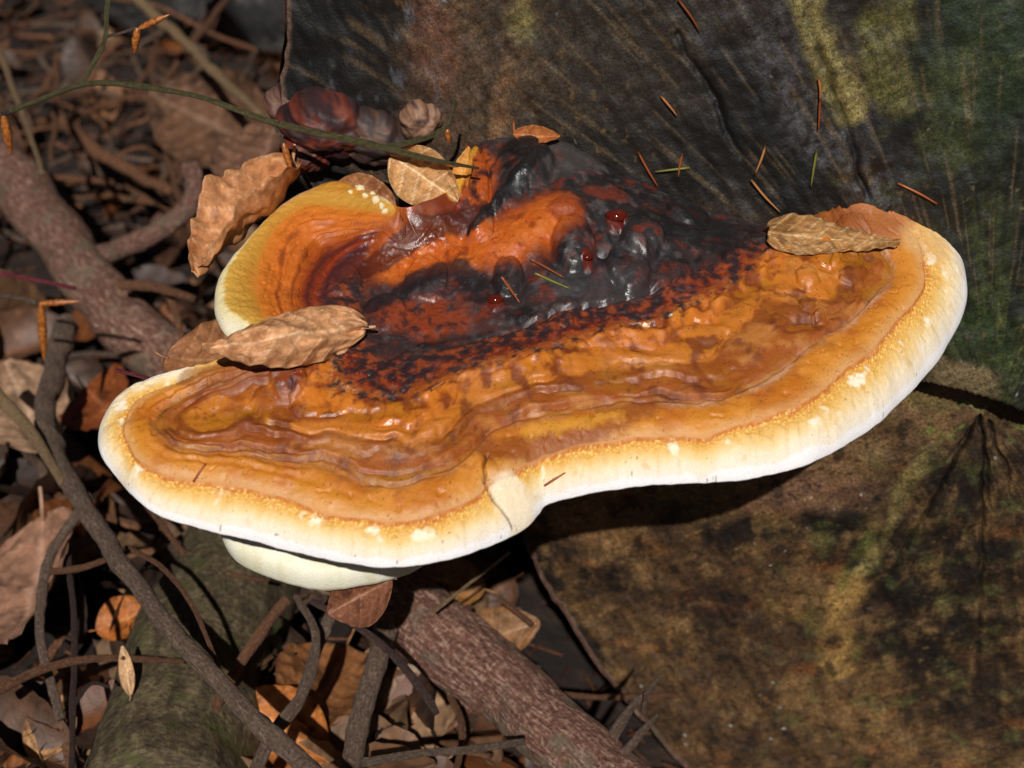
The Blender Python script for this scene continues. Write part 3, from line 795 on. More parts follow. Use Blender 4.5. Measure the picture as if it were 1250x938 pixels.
CC = mixc(CC, lin(120, 48, 22), 0.75 * op * smooth(0.05, 0.4, fbm(X1 / 5, Y1 / 4, 247, 4) + 0.15 * nC))
CC = mixc(CC, lin(206, 116, 42), 0.5 * op * smooth(-0.2, 0.4, nA + 0.3 * nB))
CC = mixc(CC, lin(120, 104, 96), 0.6 * smooth(0.2, 0.5, nB + 0.3 * nC) * patch(560, 280, 16, 9))
CC = mixc(CC, mixc(lin(176, 80, 26) + 0 * nB[..., None], lin(60, 26, 18), smooth(-0.1, 0.45, nA + 0.5 * nB)), 0.9 * plinec([(585, 195), (588, 215), (580, 240)], 5.5, 1.0))
CC = mixc(CC, lin(206, 150, 44), 0.95 * plinec([(575, 186), (561, 208), (552, 234)], 3.0))
CC = mixc(CC, lin(70, 28, 22), 0.85 * plinec([(450, 330), (500, 292), (550, 272), (590, 262)], 4))
CC = mixc(CC, lin(146, 60, 26), 0.8 * patch(520, 392, 18, 9, 1.0)); CC = mixc(CC, lin(44, 34, 38), 0.85 * smooth(-0.05, 0.4, fbm(X1 / 4, Y1 / 4, 251, 4) + 0.2 * nC) * patch(520, 385, 24, 15, 0.9))
CC = mixc(CC, lin(26, 26, 28), 0.95 * smooth(0.35, 0.6, finger))
CC = mixc(CC, lin(18, 16, 18), 0.95 * patch(640, 190, 10, 6))
CC = mixc(CC, lin(32, 28, 32), 0.85 * plinec([(455, 380), (500, 352), (555, 330), (580, 350)], 4.0))
CC = mixc(CC, lin(140, 60, 26), 0.8 * patch(690, 262, 7, 6)); CC = mixc(CC, lin(122, 48, 26), 0.7 * patch(850, 355, 14, 4) * smooth(-0.2, 0.3, nB)); CC = mixc(CC, lin(120, 48, 28), 0.6 * patch(740, 240, 9, 3))
CC = mixc(CC, lin(96, 30, 20), 0.9 * red_b)
CC = mixc(CC, mixc(lin(126, 50, 22) + 0 * nB[..., None], lin(52, 22, 24), smooth(-0.1, 0.3, nB)), 0.85 * patch(352, 463, 5.5, 6))
CC = mixc(CC, lin(104, 42, 22), 0.6 * smooth(0.86, 0.95, 1 - np.abs(Q - 3.02)) * smooth(0.1, 0.5, nB) * (1 - lobe))
# brown dried right corner and brown back edge of the left lobe
CC = mixc(CC, lin(150, 84, 42), 0.85 * patch(1055, 268, 18, 10)); CC = mixc(CC, lin(176, 108, 62), 0.8 * plinec([(1040, 252), (1075, 254), (1110, 270)], 3.0))
CC = mixc(CC, lin(120, 60, 26), 0.6 * plinec([(230, 466), (290, 458), (340, 455)], 4))
CC = mixc(CC, lin(206, 164, 108), 0.6 * patch(1130, 295, 9, 8))
CC = mixc(CC, lin(244, 226, 196), 0.85 * patch(628, 598, 7, 6))
CC = mixc(CC, lin(88, 58, 24), 0.8 * smooth(0.35, 0.8, crack))
# pin-prick pores and specks
sp = smooth(0.52, 0.64, pn(X1 / 0.8, Y1 / 0.8, 261)) * smooth(-0.2, 0.3, fbm(X1 / 8, Y1 / 8, 263, 3)) * inner
CC = mixc(CC, lin(70, 26, 16), 0.7 * sp)
sp2 = smooth(0.64, 0.72, pn(X1 / 1.0, Y1 / 1.0, 265)) * smooth(0.0, 0.3, pn(X1 / 9, Y1 / 9, 267)) * (1 - inner)
CC = mixc(CC, lin(130, 100, 66), 0.75 * sp2)
stain = smooth(0.2, 0.5, fbm(X1 / 7, Y1 / 4.5, 273, 4)) * smooth(0.3, 0.45, QP) * smooth(1.0, 0.9, QP) * (1 - lobe) * front
CC = mixc(CC, lin(214, 176, 116), 0.55 * stain)
fleck = patch(934, 565, 1.6, 1.4, 0.4); CC = mixc(CC, lin(140, 146, 76), 0.9 * fleck)
CC = mixc(CC, lin(140, 100, 76), 0.9 * patch(552, 655, 1.0, 0.8, 0.4))
CC = np.clip(CC, 0.002, 0.93)
RO = 0.74 - 0.24 * smooth(0.95, 1.2, Q) - 0.20 * smooth(2.1, 3.0, Q) + 0.15 * np.clip(nA, -0.5, 0.5) + 0.14 * z4 * smooth(0.0, 0.4, nA)
RO = RO + 0.22 * smooth(-0.05, 0.35, nW + 0.35 * nB) * smooth(1.8, 2.4, Q) + 0.25 * smooth(0.15, 0.45, fbm(X1 / 5, Y1 / 5, 271, 3)) * z4
RO = np.clip(RO, 0.16, 0.9)

# ---- underside
NU = 40
tu = np.linspace(0, 1, NU)[1:, None]
ez = np.where(free > 0.3, OL[:, 2], -0.012)
z_in = -0.018
bul = 0.0016 * np.sqrt(np.clip(1 - (1 - np.clip(tu / 0.12, 0, 1)) ** 2, 0, 1))
Zu = ez + (z_in - ez) * smooth(0.05, 1.0, tu) * np.where(S_xy[:, 1] > -9, 1, 1) - bul * np.clip(free, 0, 1)
CXu = start[:, 0] + (S_xy[:, 0] - start[:, 0]) * tu; CYu = start[:, 1] + (S_xy[:, 1] - start[:, 1]) * tu
Zu = np.minimum(Zu, HT(CXu, CYu) * mm - 0.009 * smooth(0.0, 0.12, tu))
CV = np.concatenate([np.stack([CX, CY, Z], -1)[::-1], np.stack([CXu, CYu, Zu], -1)]).reshape(-1, 3)
nrow = NTOP + NU - 1
white = np.broadcast_to(lin(240, 232, 220), (NU - 1, NS, 3))
CCOL = np.concatenate([CC[::-1], white]).reshape(-1, 3)
CRO = np.concatenate([RO[::-1], np.full((NU - 1, NS), 0.75)]).ravel()
QV = np.concatenate([Q[::-1], np.full((NU - 1, NS), -1.0)]).ravel()
quads = grid_quads(nrow, NS, True)
fn_test = CV[quads[:400]]
nz = np.cross(fn_test[:, 1] - fn_test[:, 0], fn_test[:, 3] - fn_test[:, 0])[:, 2].mean()
if nz < 0: quads = quads[:, ::-1]
fnrm = np.cross(CV[quads[:, 2]] - CV[quads[:, 0]], CV[quads[:, 3]] - CV[quads[:, 1]])
VN = np.zeros_like(CV)
for k in range(4):
    for c_ in range(3): VN[:, c_] += np.bincount(quads[:, k], fnrm[:, c_], len(CV))
VN /= np.linalg.norm(VN, axis=1)[:, None] + 1e-15
row = quads[:, 0] // NS
qf = QV[quads].mean(1)
is_under = np.minimum(row, row) >= NTOP - 1
is_margin = (~is_under) & (qf < 1.0)
is_crust = (~is_under) & ~is_margin
fbase = np.array([0.06, -0.03, -0.02])
fungus = tag(empty('bracket_fungus', fbase), 'big red-belted bracket fungus with orange crust and white rim growing from the log', 'fungus')
parts = {}
for nm, msk in (('cap_crust', is_crust), ('margin', is_margin), ('pore_surface', is_under)):
    used, inv = np.unique(quads[msk].ravel(), return_inverse=True)
    parts[nm] = link(nm, make_mesh(nm, CV[used] - fbase, inv.reshape(-1, 4), CCOL[used], {'rough': CRO[used]}, normals=VN[used]), M['fungus'], fungus)
parts['cap_crust']['label'] = 'glossy orange crust turning red and black towards the log'
parts['margin']['label'] = 'cream to white growing edge'
parts['pore_surface']['label'] = 'whitish underside with pores'


def cap_point(px, py, lift=0.0):
    """point of the finished, relief-bearing crust under a place in the photo"""
    P = on_cap(px, py)
    k = np.argmin((CX - P[0]) ** 2 + (CY - P[1]) ** 2)
    P = np.array([CX.ravel()[k], CY.ravel()[k], Z.ravel()[k]])
    return P + np.array([0, 0, lift])


# lower tier: small whitish bracket below the left lobe
NL, NRW = 200, 40
cA = at(402, 648, -0.055)
a_ = np.linspace(0, 2 * math.pi, NL, endpoint=False)
tipL, tipB = at(256, 656, -0.051), at(400, 714, -0.042)
tipB = at(405, 722, -0.063); rx, ry = abs(tipL[0] - cA[0]) * 0.98, abs(tipB[1] - cA[1])
prof_ = [(0.0, 0.010), (0.3, 0.010), (0.6, 0.008), (0.8, 0.0055), (0.92, 0.003), (0.98, 0.001), (1.0, -0.002), (0.985, -0.0055), (0.95, -0.008), (0.85, -0.010), (0.5, -0.012), (0.0, -0.013)]
pc = crspline(prof_, NRW)
vv, cc_ = [], []
for r_, z_ in pc:
    rr_ = r_ * (1 + 0.02 * np.sin(3 * a_ + 1) + 0.012 * np.sin(7 * a_))
    x_ = cA[0] + rx * rr_ * np.cos(a_); y_ = cA[1] + np.where(np.sin(a_) < 0, ry, 0.13) * rr_ * np.sin(a_)
    zt = cA[2] + z_ - 0.0 * r_ + 0.006 * np.clip(-np.cos(a_), 0, 1) * r_
    vv.append(np.stack([x_, y_, zt + 0.0005 * fbm(x_ * 150, y_ * 150, 300, 3)], -1))
    nn = fbm(x_ * 80, y_ * 80, 305, 3)
    cc_.append(mixc(mixc(lin(240, 236, 214) + 0 * x_[:, None], lin(222, 214, 176), smooth(-0.2, 0.5, nn)), lin(170, 84, 50), smooth(0.62, 0.45, r_ + 0.2 * nn) * (z_ > 0)))
vv = np.array(vv).reshape(-1, 3); cc_ = np.array(cc_).reshape(-1, 3)
lt = link('lower_tier', make_mesh('lower_tier', vv - fbase, grid_quads(NRW, NL, True)[:, ::-1], cc_, {'rough': np.full(len(vv), 0.6)}), M['fungus'], fungus)
lt['label'] = 'smaller ivory tier under the left lobe'

# crumbs of chewed white flesh on the upper lobe
bm_v = []
ico = bpy.data.meshes.new('crumb')
import bmesh
bm = bmesh.new(); bmesh.ops.create_icosphere(bm, subdivisions=2, radius=1.0)
for v in bm.verts:
    n_v = 0.35 * float(pn(v.co.x * 1.7 + 3, v.co.y * 1.7 + v.co.z * 1.3, 5)); v.co *= 1 + n_v
bm.to_mesh(ico); bm.free()
for p in ico.polygons: p.use_smooth = True
ico.materials.append(None)
m, t, b = new_mat('fungus_flesh'); b.inputs['Base Color'].default_value = (*lin(226, 208, 164), 1); b.inputs['Roughness'].default_value = 0.7
ico.materials[0] = m
for px, py, s_ in ((440, 229, 1.6), (446, 240, 1.3), (459, 246, 1.8), (466, 252, 1.5), (436, 224, 1.2), (455, 236, 1.0), (470, 258, 1.3), (428, 236, 1.0)):
    o = link('flesh_crumb', ico, None, parts['cap_crust']); P = cap_point(px, py) - fbase
    o.location = P; o.scale = (s_ * mm * 1.2, s_ * mm, s_ * mm * 0.8); o.rotation_euler = (random.random() * 3, random.random() * 3, 0)
# shiny resin beads on the hump
bead_me = bpy.data.meshes.new('resin_bead'); bm = bmesh.new(); bmesh.ops.create_uvsphere(bm, u_segments=24, v_segments=14, radius=1.0)
for v in bm.verts: v.co *= 1 + 0.12 * float(pn(v.co.x * 1.3 + 2, v.co.y * 1.3 + v.co.z, 9))
bm.to_mesh(bead_me); bm.free()
for p in bead_me.polygons: p.use_smooth = True
bead_me.materials.append(M['resin'])
for px, py, s_ in ((605, 373, 2.3), (752, 272, 3.2), (717, 325, 1.6)):
    o = link('resin_bead', bead_me, None, parts['cap_crust']); P = cap_point(px, py) - fbase
    o.location = P + np.array([0, 0, 0.05 * s_ * mm]); o.scale = (s_ * mm * 1.25, s_ * mm, s_ * mm * 0.75)


# ------------------------------------------------------------------ old dark fungus at the edge of the log
def lumpy(name, px, py, off, sx, sy, sz, seed, colours, parent, rot=0.0):
    n1_, n2_ = 90, 60
    ph = np.linspace(0, 2 * math.pi, n1_, endpoint=False)[None]; tz = np.linspace(0.001, math.pi - 0.001, n2_)[:, None]
    x = np.sin(tz) * np.cos(ph); y = np.sin(tz) * np.sin(ph); z = np.cos(tz) + 0 * ph
    d = 1 + 0.26 * fbm(x * 1.5 + 0.3 * y, z * 1.5 - 0.6 * y, seed, 3) + 0.05 * fbm(x * 4 + y, z * 4 - y, seed + 9, 3)
    c = ramp(fbm(x * 2.6 + y, z * 2.6 - y, seed + 4, 4), [(-0.4, colours[0]), (0.0, colours[1]), (0.12, colours[2]), (0.45, colours[3])])
    P = at_face(px, py, off)
    X_ = x * d * sx; Z_ = z * d * sz
    V = np.stack([X_ * math.cos(rot) - Z_ * math.sin(rot), y * d * sy, X_ * math.sin(rot) + Z_ * math.cos(rot)], -1).reshape(-1, 3)
    o = link(name, make_mesh(name, V, grid_quads(n2_, n1_, True)[:, ::-1], c.reshape(-1, 3), {'rough': np.full(len(V), 0.58)}), M['fungus'], parent)
    o.location = P - (np.array(parent.location) if parent else 0)
    return o


P0 = at_face(420, 160)
old = tag(empty('old_bracket', P0), 'old lumpy dark red bracket on the corner of the log behind the green twig', 'fungus')
lumpy('cap_lobe', 400, 150, 0.0, 0.019, 0.016, 0.013, 400, [lin(40, 24, 26), lin(56, 32, 32), lin(92, 38, 26), lin(112, 54, 36)], old, -0.2)
lumpy('cap_lobe', 375, 182, 0.0, 0.012, 0.014, 0.009, 420, [lin(54, 28, 26), lin(76, 38, 28), lin(124, 48, 26), lin(84, 48, 38)], old, 0.4)
lumpy('cap_lobe', 455, 165, 0.002, 0.018, 0.012, 0.012, 440, [lin(44, 32, 30), lin(60, 42, 38), lin(78, 54, 44), lin(100, 66, 46)], old, -0.3)
lumpy('cap_lobe', 355, 128, 0.008, 0.010, 0.010, 0.010, 445, [lin(110, 78, 66), lin(96, 66, 56), lin(120, 90, 76), lin(84, 52, 46)], old, 0.1)
k_ = lumpy('wood_knob', 514, 147, 0.0, 0.0085, 0.008, 0.008, 460, [lin(70, 52, 44), lin(126, 92, 72), lin(140, 104, 82), lin(150, 112, 88)], log, 0.2)
k_.location = at_face(514, 147) - base


# ------------------------------------------------------------------ leaves
def leaf_mesh(name, L, Wd, fold=0.25, curl=0.5, roll=0.6, pleat=0.02, seed=0, nu=44, nv=25, veins=8, base_c=(176, 128, 88), vein_c=(206, 164, 120), dark_c=(120, 78, 48), white=False, twist=0.0, ragged=0.0, petiole=0.16, crumple=0.10, pk=0.85):
    u = np.linspace(0, 1, nu)[:, None]; v = np.linspace(-1, 1, nv)[None]
    w = Wd * np.sin(np.pi * np.clip(u * 0.97 + 0.015, 0, 1) ** pk) ** 0.78
    w = w * (1 + ragged * fbm(u * 9, np.sign(v) * 3.0 + 0 * u, seed + 2, 3)) + 0.0004
    yl = v * w; xl = u * L + 0 * v
    av = np.abs(v)
    phase = (u + 0.0 * v - 0.16 * av * (w / Wd)) * veins
    tri = np.abs((phase % 1.0) - 0.5) * 2
    zl = fold * av * w + pleat * Wd * (tri - 0.5) * av ** 0.7 * 2
    zl = zl + crumple * Wd * fbm(u * 3.5 + 0 * v, v * 1.6 + 0 * u, seed, 3)
    # roll about the midrib
    ang = roll * v * np.clip(w / Wd, 0, 1)
    rads = 1.0
    y2 = np.where(np.abs(ang) > 1e-4, yl * np.sin(ang) / np.where(np.abs(ang) > 1e-4, ang, 1), yl)
    z2 = zl + np.where(np.abs(ang) > 1e-4, yl * (1 - np.cos(ang)) / np.where(np.abs(ang) > 1e-4, ang, 1), 0)
    # twist along the length
    tw = twist * (u - 0.5)
    y3 = y2 * np.cos(tw) - z2 * np.sin(tw); z3_ = y2 * np.sin(tw) + z2 * np.cos(tw)
    # bend along the length
    if abs(curl) > 1e-4:
        rad_ = L / curl; phi = (xl / L - 0.5) * curl
        x4 = rad_ * np.sin(phi) * (1) - z3_ * np.sin(phi); z4_ = rad_ * (1 - np.cos(phi)) + z3_ * np.cos(phi)
    else:
        x4 = xl - L / 2; z4_ = z3_
    V = np.stack([x4, y3 + 0 * x4, z4_], -1).reshape(-1, 3)
    vein = np.maximum(0.8 * smooth(0.86, 0.98, tri) * smooth(0.02, 0.1, av), smooth(0.07, 0.03, av + 0 * u))
    n_ = fbm(u * 4 + 0 * v, v * 2 + 0 * u, seed + 5, 4)
    if white:
        c = np.ones(u.shape[:1] + v.shape[1:] + (3,)) * (0.85 + 0.5 * vein[..., None]) * (1 + 0.5 * n_[..., None])
    else:
        c = mixc(mixc(lin(*base_c) + 0 * n_[..., None], lin(*dark_c), smooth(0.0, 0.5, n_)), lin(*vein_c), 0.95 * vein)
        c = c * (1 - 0.25 * smooth(0.82, 1.0, av + 0 * u))[..., None]
    Qd = grid_quads(nu, nv)
    C = c.reshape(-1, 3)
    if petiole:
        p0 = V.reshape(nu, nv, 3)[0, nv // 2]; dvec = p0 - V.reshape(nu, nv, 3)[3, nv // 2]; dvec /= np.linalg.norm(dvec)
        rows = []
        for k in range(6):
            cpt = p0 + dvec * (L * petiole * k / 5 - 0.002) + np.array([0, 0.02 * L * (k / 5) ** 2, 0.05 * L * (k / 5) ** 2])
            rr_ = 0.0007 * (1.1 - 0.3 * k / 5)
            rows += [cpt + rr_ * np.array([0, math.cos(q_), math.sin(q_)]) for q_ in np.linspace(0, 2 * math.pi, 6, endpoint=False)]
        nb = len(V)
        V = np.vstack([V, rows]); Qd = np.vstack([Qd, grid_quads(6, 6, True) + nb])
        C = np.vstack([C, np.tile(C[nv // 2] * 0.8, (36, 1))])
    me = make_mesh(name, V, Qd, np.clip(C, 0.002, 2.0))
    return me


def orient(o, base_p, tip_p, up, Lm):
    """leaf: base at base_p, tip at tip_p, upper side facing up; scaled to fit"""
    x = np.array(tip_p) - np.array(base_p); L = np.linalg.norm(x); x = x / L
    z = np.array(up, dtype=float); z -= x * z.dot(x); z /= np.linalg.norm(z)
    y = np.cross(z, x)
    Mx = Matrix(((x[0], y[0], z[0], 0), (x[1], y[1], z[1], 0), (x[2], y[2], z[2], 0), (0, 0, 0, 1)))
    s = L / Lm
    o.matrix_world = Matrix.Translation(Vector((np.array(base_p) + np.array(tip_p)) / 2)) @ Mx @ Matrix.Scale(s, 4)


def chord(L, curl):
    return 2 * (L / curl) * math.sin(curl / 2) if abs(curl) > 1e-4 else L


def hero_leaf(name, label, bp, tp, up, W_rel, group=None, thick=True, **kw):
    L = 0.07
    me = leaf_mesh(name, L, L * W_rel, **kw)
    o = link(name, me, M['leaf'])
    orient(o, bp, tp, up, chord(L, kw.get('curl', 0.5)))
    if thick:
        sd = o.modifiers.new('thickness', 'SOLIDIFY'); sd.thickness = 0.00025; sd.offset = 0
    return tag(o, label, 'leaf', group)


hero_leaf('beech_leaf', 'curled tan beech leaf lying on the cap between the two orange lobes', at(449, 397, 0.037), at(250, 424, 0.044), (0.05, -0.72, 0.70), 0.185,
          fold=0.0, curl=-0.35, roll=-0.9, pleat=0.085, crumple=0.5, pk=0.68, seed=501, nu=70, nv=41, veins=7, base_c=(188, 136, 94), vein_c=(220, 176, 134), dark_c=(158, 106, 66), ragged=0.05, twist=0.9, petiole=0.1)
hero_leaf('beech_leaf', 'crumpled pale brown leaf standing behind the upper yellow lobe', at(364, 214, 0.052), at(246, 346, 0.036), (-0.5, -0.8, 0.35), 0.24,
          fold=0.55, curl=0.6, roll=1.0, pleat=0.05, crumple=0.4, seed=511, nu=70, nv=41, veins=7, base_c=(186, 128, 84), vein_c=(206, 160, 116), dark_c=(150, 92, 54), ragged=0.08, twist=0.7, petiole=0.08)
hero_leaf('beech_leaf', 'small pale leaf with fanning veins standing upright behind the orange cap', at_y(478, 190, -0.010), at_y(560, 246, -0.018), (-0.1, -0.9, 0.4), 0.37,
          fold=0.25, curl=0.2, roll=0.5, pleat=0.05, seed=521, nu=50, nv=31, veins=5, base_c=(186, 138, 88), vein_c=(226, 196, 150), dark_c=(160, 108, 62), petiole=0.05, crumple=0.2)
hero_leaf('beech_leaf', 'khaki leaf pressed into the right corner of the cap beside the log', cap_point(935, 302, 0.004), cap_point(1095, 312, 0.003), (0.0, -0.62, 0.78), 0.15,
          fold=0.0, curl=0.2, roll=0.4, pleat=0.10, crumple=0.6, pk=0.5, seed=531, nu=60, nv=35, veins=8, base_c=(158, 116, 70), vein_c=(204, 168, 118), dark_c=(120, 84, 46), petiole=0, twist=-0.4)
hero_leaf('beech_leaf', 'brown curled leaf edge tucked behind the chewed yellow rim', at_y(405, 236, 0.012), at_y(488, 262, 0.006), (0.1, -0.8, 0.6), 0.36,
          fold=0.3, curl=-0.8, roll=0.5, pleat=0.05, seed=541, nu=40, nv=25, veins=6, base_c=(158, 104, 66), vein_c=(182, 130, 88), dark_c=(120, 70, 40), petiole=0)
hero_leaf('beech_leaf', 'reddish brown leaf flat behind the left lobe of the cap', at(206, 441, 0.014), at(332, 441, 0.024), (-0.1, -0.5, 0.85), 0.30,
          fold=0.15, curl=0.4, roll=0.5, pleat=0.04, seed=551, nu=40, nv=25, veins=7, base_c=(140, 92, 58), vein_c=(164, 118, 80), dark_c=(110, 70, 44), petiole=0.1)
hero_leaf('beech_leaf', 'dark brown folded leaf hanging below the white rim over the thick branch', at(480, 706, -0.066), at(402, 748, -0.080), (0.1, -0.85, 0.5), 0.40,
          fold=0.6, curl=0.5, roll=0.9, pleat=0.05, seed=561, nu=40, nv=25, veins=6, base_c=(120, 76, 54), vein_c=(146, 104, 78), dark_c=(84, 50, 36), petiole=0.1)
hero_leaf('leaf_scrap', 'orange brown leaf scrap on top of the black hump', at_face(627, 165, -0.004), at_face(684, 168, -0.004), (0, -0.8, 0.6), 0.2,
          fold=0.4, curl=0.6, roll=0.6, pleat=0.15, seed=571, nu=24, nv=13, veins=4, base_c=(160, 92, 46), vein_c=(180, 116, 66), dark_c=(120, 64, 30), petiole=0)
hero_leaf('beech_leaf', 'orange leaf edge bent up against the yellow hump side', at_y(560, 240, -0.012), at_y(574, 180, -0.004), (-0.4, -0.8, 0.3), 0.22,
          fold=0.2, curl=0.5, roll=0.7, pleat=0.06, seed=575, nu=30, nv=15, veins=5, base_c=(196, 132, 52), vein_c=(214, 160, 80), dark_c=(150, 90, 30), petiole=0)

# large single leaves on the ground near the fungus
big = [
    ('pale brown leaf standing on edge left of the forked twig', (62, 645), (20, 800), -0.165, (-0.1, -0.8, 0.5), 0.27, (158, 116, 92)),
    ('tan leaf lying flat at the foot of the mossy log', (40, 930), (85, 850), -0.19, (0.2, -0.6, 0.8), 0.34, (168, 124, 84)),
    ('rust orange leaf under the long thin branch', (400, 930), (290, 850), -0.19, (0.1, -0.7, 0.7), 0.36, (164, 98, 46)),
    ('bright rust leaf between twigs beside the mossy log', (120, 770), (190, 740), -0.19, (0, -0.6, 0.8), 0.36, (160, 92, 40)),
    ('greyish tan leaf half hidden below the forked twig', (60, 560), (10, 450), -0.17, (0.3, -0.8, 0.5), 0.32, (150, 118, 92)),
    ('brown leaf with pale edge behind the arching green twig', (340, 190), (190, 120), -0.12, (-0.1, -0.75, 0.65), 0.30, (96, 68, 50)),
    ('dark brown leaf leaning against the log corner', (300, 235), (345, 140), -0.06, (-0.3, -0.8, 0.4), 0.30, (112, 80, 62)),
    ('small rust leaf beside the left tip of the cap', (110, 480), (150, 520), -0.15, (0, -0.7, 0.7), 0.36, (128, 66, 32)),
    ('ochre leaf behind the thick branch by the log', (590, 720), (500, 700), -0.19, (0, -0.7, 0.7), 0.34, (140, 96, 52)),
    ('brown leaf propped under the thick branch by the log', (560, 790), (660, 760), -0.19, (0, -0.7, 0.7), 0.34, (128, 90, 56)),
    ('dull brown leaf beneath the crossing twigs', (420, 800), (370, 900), -0.195, (0, -0.7, 0.7), 0.36, (130, 84, 50)),
    ('pale leaf strip across the mossy log', (160, 850), (150, 790), -0.15, (0, -0.6, 0.8), 0.15, (190, 150, 110)),
]
for i, (lab, bp, tp, z_, up, wr_, bc) in enumerate(big):
    hero_leaf('beech_leaf', lab, at(*bp, z_), at(*tp, z_ + 0.012), up, wr_, thick=False, fold=0.15, curl=0.5, roll=0.6, pleat=0.035, seed=600 + i * 7, nu=36, nv=21, veins=8,
              base_c=bc, vein_c=tuple(min(255, v_ + 28) for v_ in bc), dark_c=tuple(int(v_ * 0.62) for v_ in bc), ragged=0.06)

# ------------------------------------------------------------------ branches and twigs
def tube(name, pts, radii, mat, sides=10, n=40, rough=0.12, seed=0, knots=0, wob=0.35, parent=None, origin=None, cap=True):
    c = crspline(pts, n); r = np.interp(np.linspace(0, 1, n), np.linspace(0, 1, len(radii)), radii)
    L = np.concatenate([[0], np.cumsum(np.linalg.norm(np.diff(c, axis=0), axis=1))])
    # small wobble keeps the line from being too clean
    c = c + np.stack([pn(L * 35, L * 0 + 0.5, seed + k) for k in range(3)], -1) * (r * wob)[:, None]
    tg = np.gradient(c, axis=0); tg /= np.linalg.norm(tg, axis=1)[:, None] + 1e-12
    ref = np.array([0, 0, 1.0]) if abs(tg[0][2]) < 0.9 else np.array([1.0, 0, 0])
    a = np.cross(tg, ref); a /= np.linalg.norm(a, axis=1)[:, None]
    b2 = np.cross(tg, a)
    ph = np.linspace(0, 2 * math.pi, sides, endpoint=False)
    V, U = [], []
    for i in range(n):
        w = 1 + rough * fbm(np.cos(ph) * 1.6 + L[i] / max(r[i], 1e-4) * 0.45, np.sin(ph) * 1.6, seed + 3, 3) * 2
        if knots: w = w * (1 + 0.22 * np.clip(pn(L[i] * knots, np.array(0.3), seed + 8), 0, 1))
        V.append(c[i] + r[i] * (w * np.cos(ph))[:, None] * a[i] + r[i] * (w * np.sin(ph))[:, None] * b2[i])
        U.append(np.stack([np.abs(ph / math.pi - 1) , ph * 0 + L[i]], -1))
    V = np.vstack(V); U = np.vstack(U)
    Qd = grid_quads(n, sides, True)
    if cap:
        for e, i0 in ((c[0], 0), (c[-1], (n - 1) * sides)):
            k = len(V); V = np.vstack([V, [e]]); U = np.vstack([U, [[0, 0]]])
            ring_ = np.arange(sides)
            a4 = np.stack([i0 + ring_, i0 + (ring_ + 1) % sides, np.full(sides, k), np.full(sides, k)], -1)
            Qd = np.vstack([Qd, a4]) if False else Qd
            tri_ = np.stack([i0 + ring_[::2], i0 + (ring_[::2] + 1) % sides, i0 + (ring_[::2] + 2) % sides, np.full(len(ring_[::2]), k)], -1)
            Qd = np.vstack([Qd, tri_])
    og = np.array(V.mean(0)) if origin is None else np.array(origin)
    o = link(name, make_mesh(name, V - og, Qd, uv=U), mat, parent)
    o.location = og - (np.array(parent.location) if parent is not None else 0)
    return o


def px_r(P, wpx):
    depth = (np.array(P) - CAM) @ np.array([0, math.cos(PITCH), -math.sin(PITCH)])
    return 0.5 * wpx * K * depth


def branch_px(name, label, pts, widths, mat, cat='twig', group=None, **kw):
    """pts: (px, py, height) along the branch; widths in photo pixels"""
    P = [at(*p) for p in pts]
    ws = np.interp(np.linspace(0, 1, len(P)), np.linspace(0, 1, len(widths)), widths)
    o = tube(name, P, [px_r(p, w) for p, w in zip(P, ws)], mat, **kw)
    if label: tag(o, label, cat, group)
    return o


# the thick branch with a side shoot and stubs
Pb = [(-60, 130, -0.10), (30, 235, -0.11), (95, 325, -0.12), (160, 400, -0.13), (225, 458, -0.14), (330, 560, -0.150), (450, 690, -0.155), (520, 758, -0.16), (600, 828, -0.165), (690, 905, -0.17), (770, 975, -0.175)]
thick = tag(empty('fallen_branch', at(450, 690, -0.17)), 'thick reddish grey fallen branch running under the fungus to the foot of the log', 'branch')
P = [at(*p) for p in Pb]
tube('stem', P, [px_r(p, w) for p, w in zip(P, np.interp(np.linspace(0, 1, len(P)), [0, 0.35, 1], [62, 70, 92]))], M['bark'], sides=48, n=320, rough=0.07, seed=701, knots=10, wob=0.12, parent=thick)
P = [at(*p) for p in [(125, 312, -0.115), (170, 295, -0.10), (210, 272, -0.09), (236, 240, -0.075), (230, 198, -0.055)]]
tube('side_shoot', P, [px_r(p, w) for p, w in zip(P, (26, 26, 24, 24, 22))], M['bark'], sides=16, n=50, rough=0.16, seed=705, knots=60, parent=thick)
P = [at(*p) for p in [(745, 905, -0.165), (770, 865, -0.145), (790, 845, -0.135), (806, 824, -0.125)]]
tube('stub', P, [px_r(p, w) for p, w in zip(P, (16, 11, 8, 4))], M['twig'], sides=10, n=24, rough=0.2, seed=707, parent=thick)
P = [at(*p) for p in [(755, 925, -0.165), (785, 890, -0.15), (803, 872, -0.14)]]
tube('stub', P, [px_r(p, w) for p, w in zip(P, (14, 10, 4))], M['twig'], sides=10, n=20, rough=0.2, seed=709, parent=thick)
P = [at(*p) for p in [(786, 868, -0.142), (788, 845, -0.13)]]
tube('stub', P, [px_r(p, w) for p, w in zip(P, (6, 4))], M['twig'], sides=8, n=10, rough=0.2, seed=710, parent=thick)

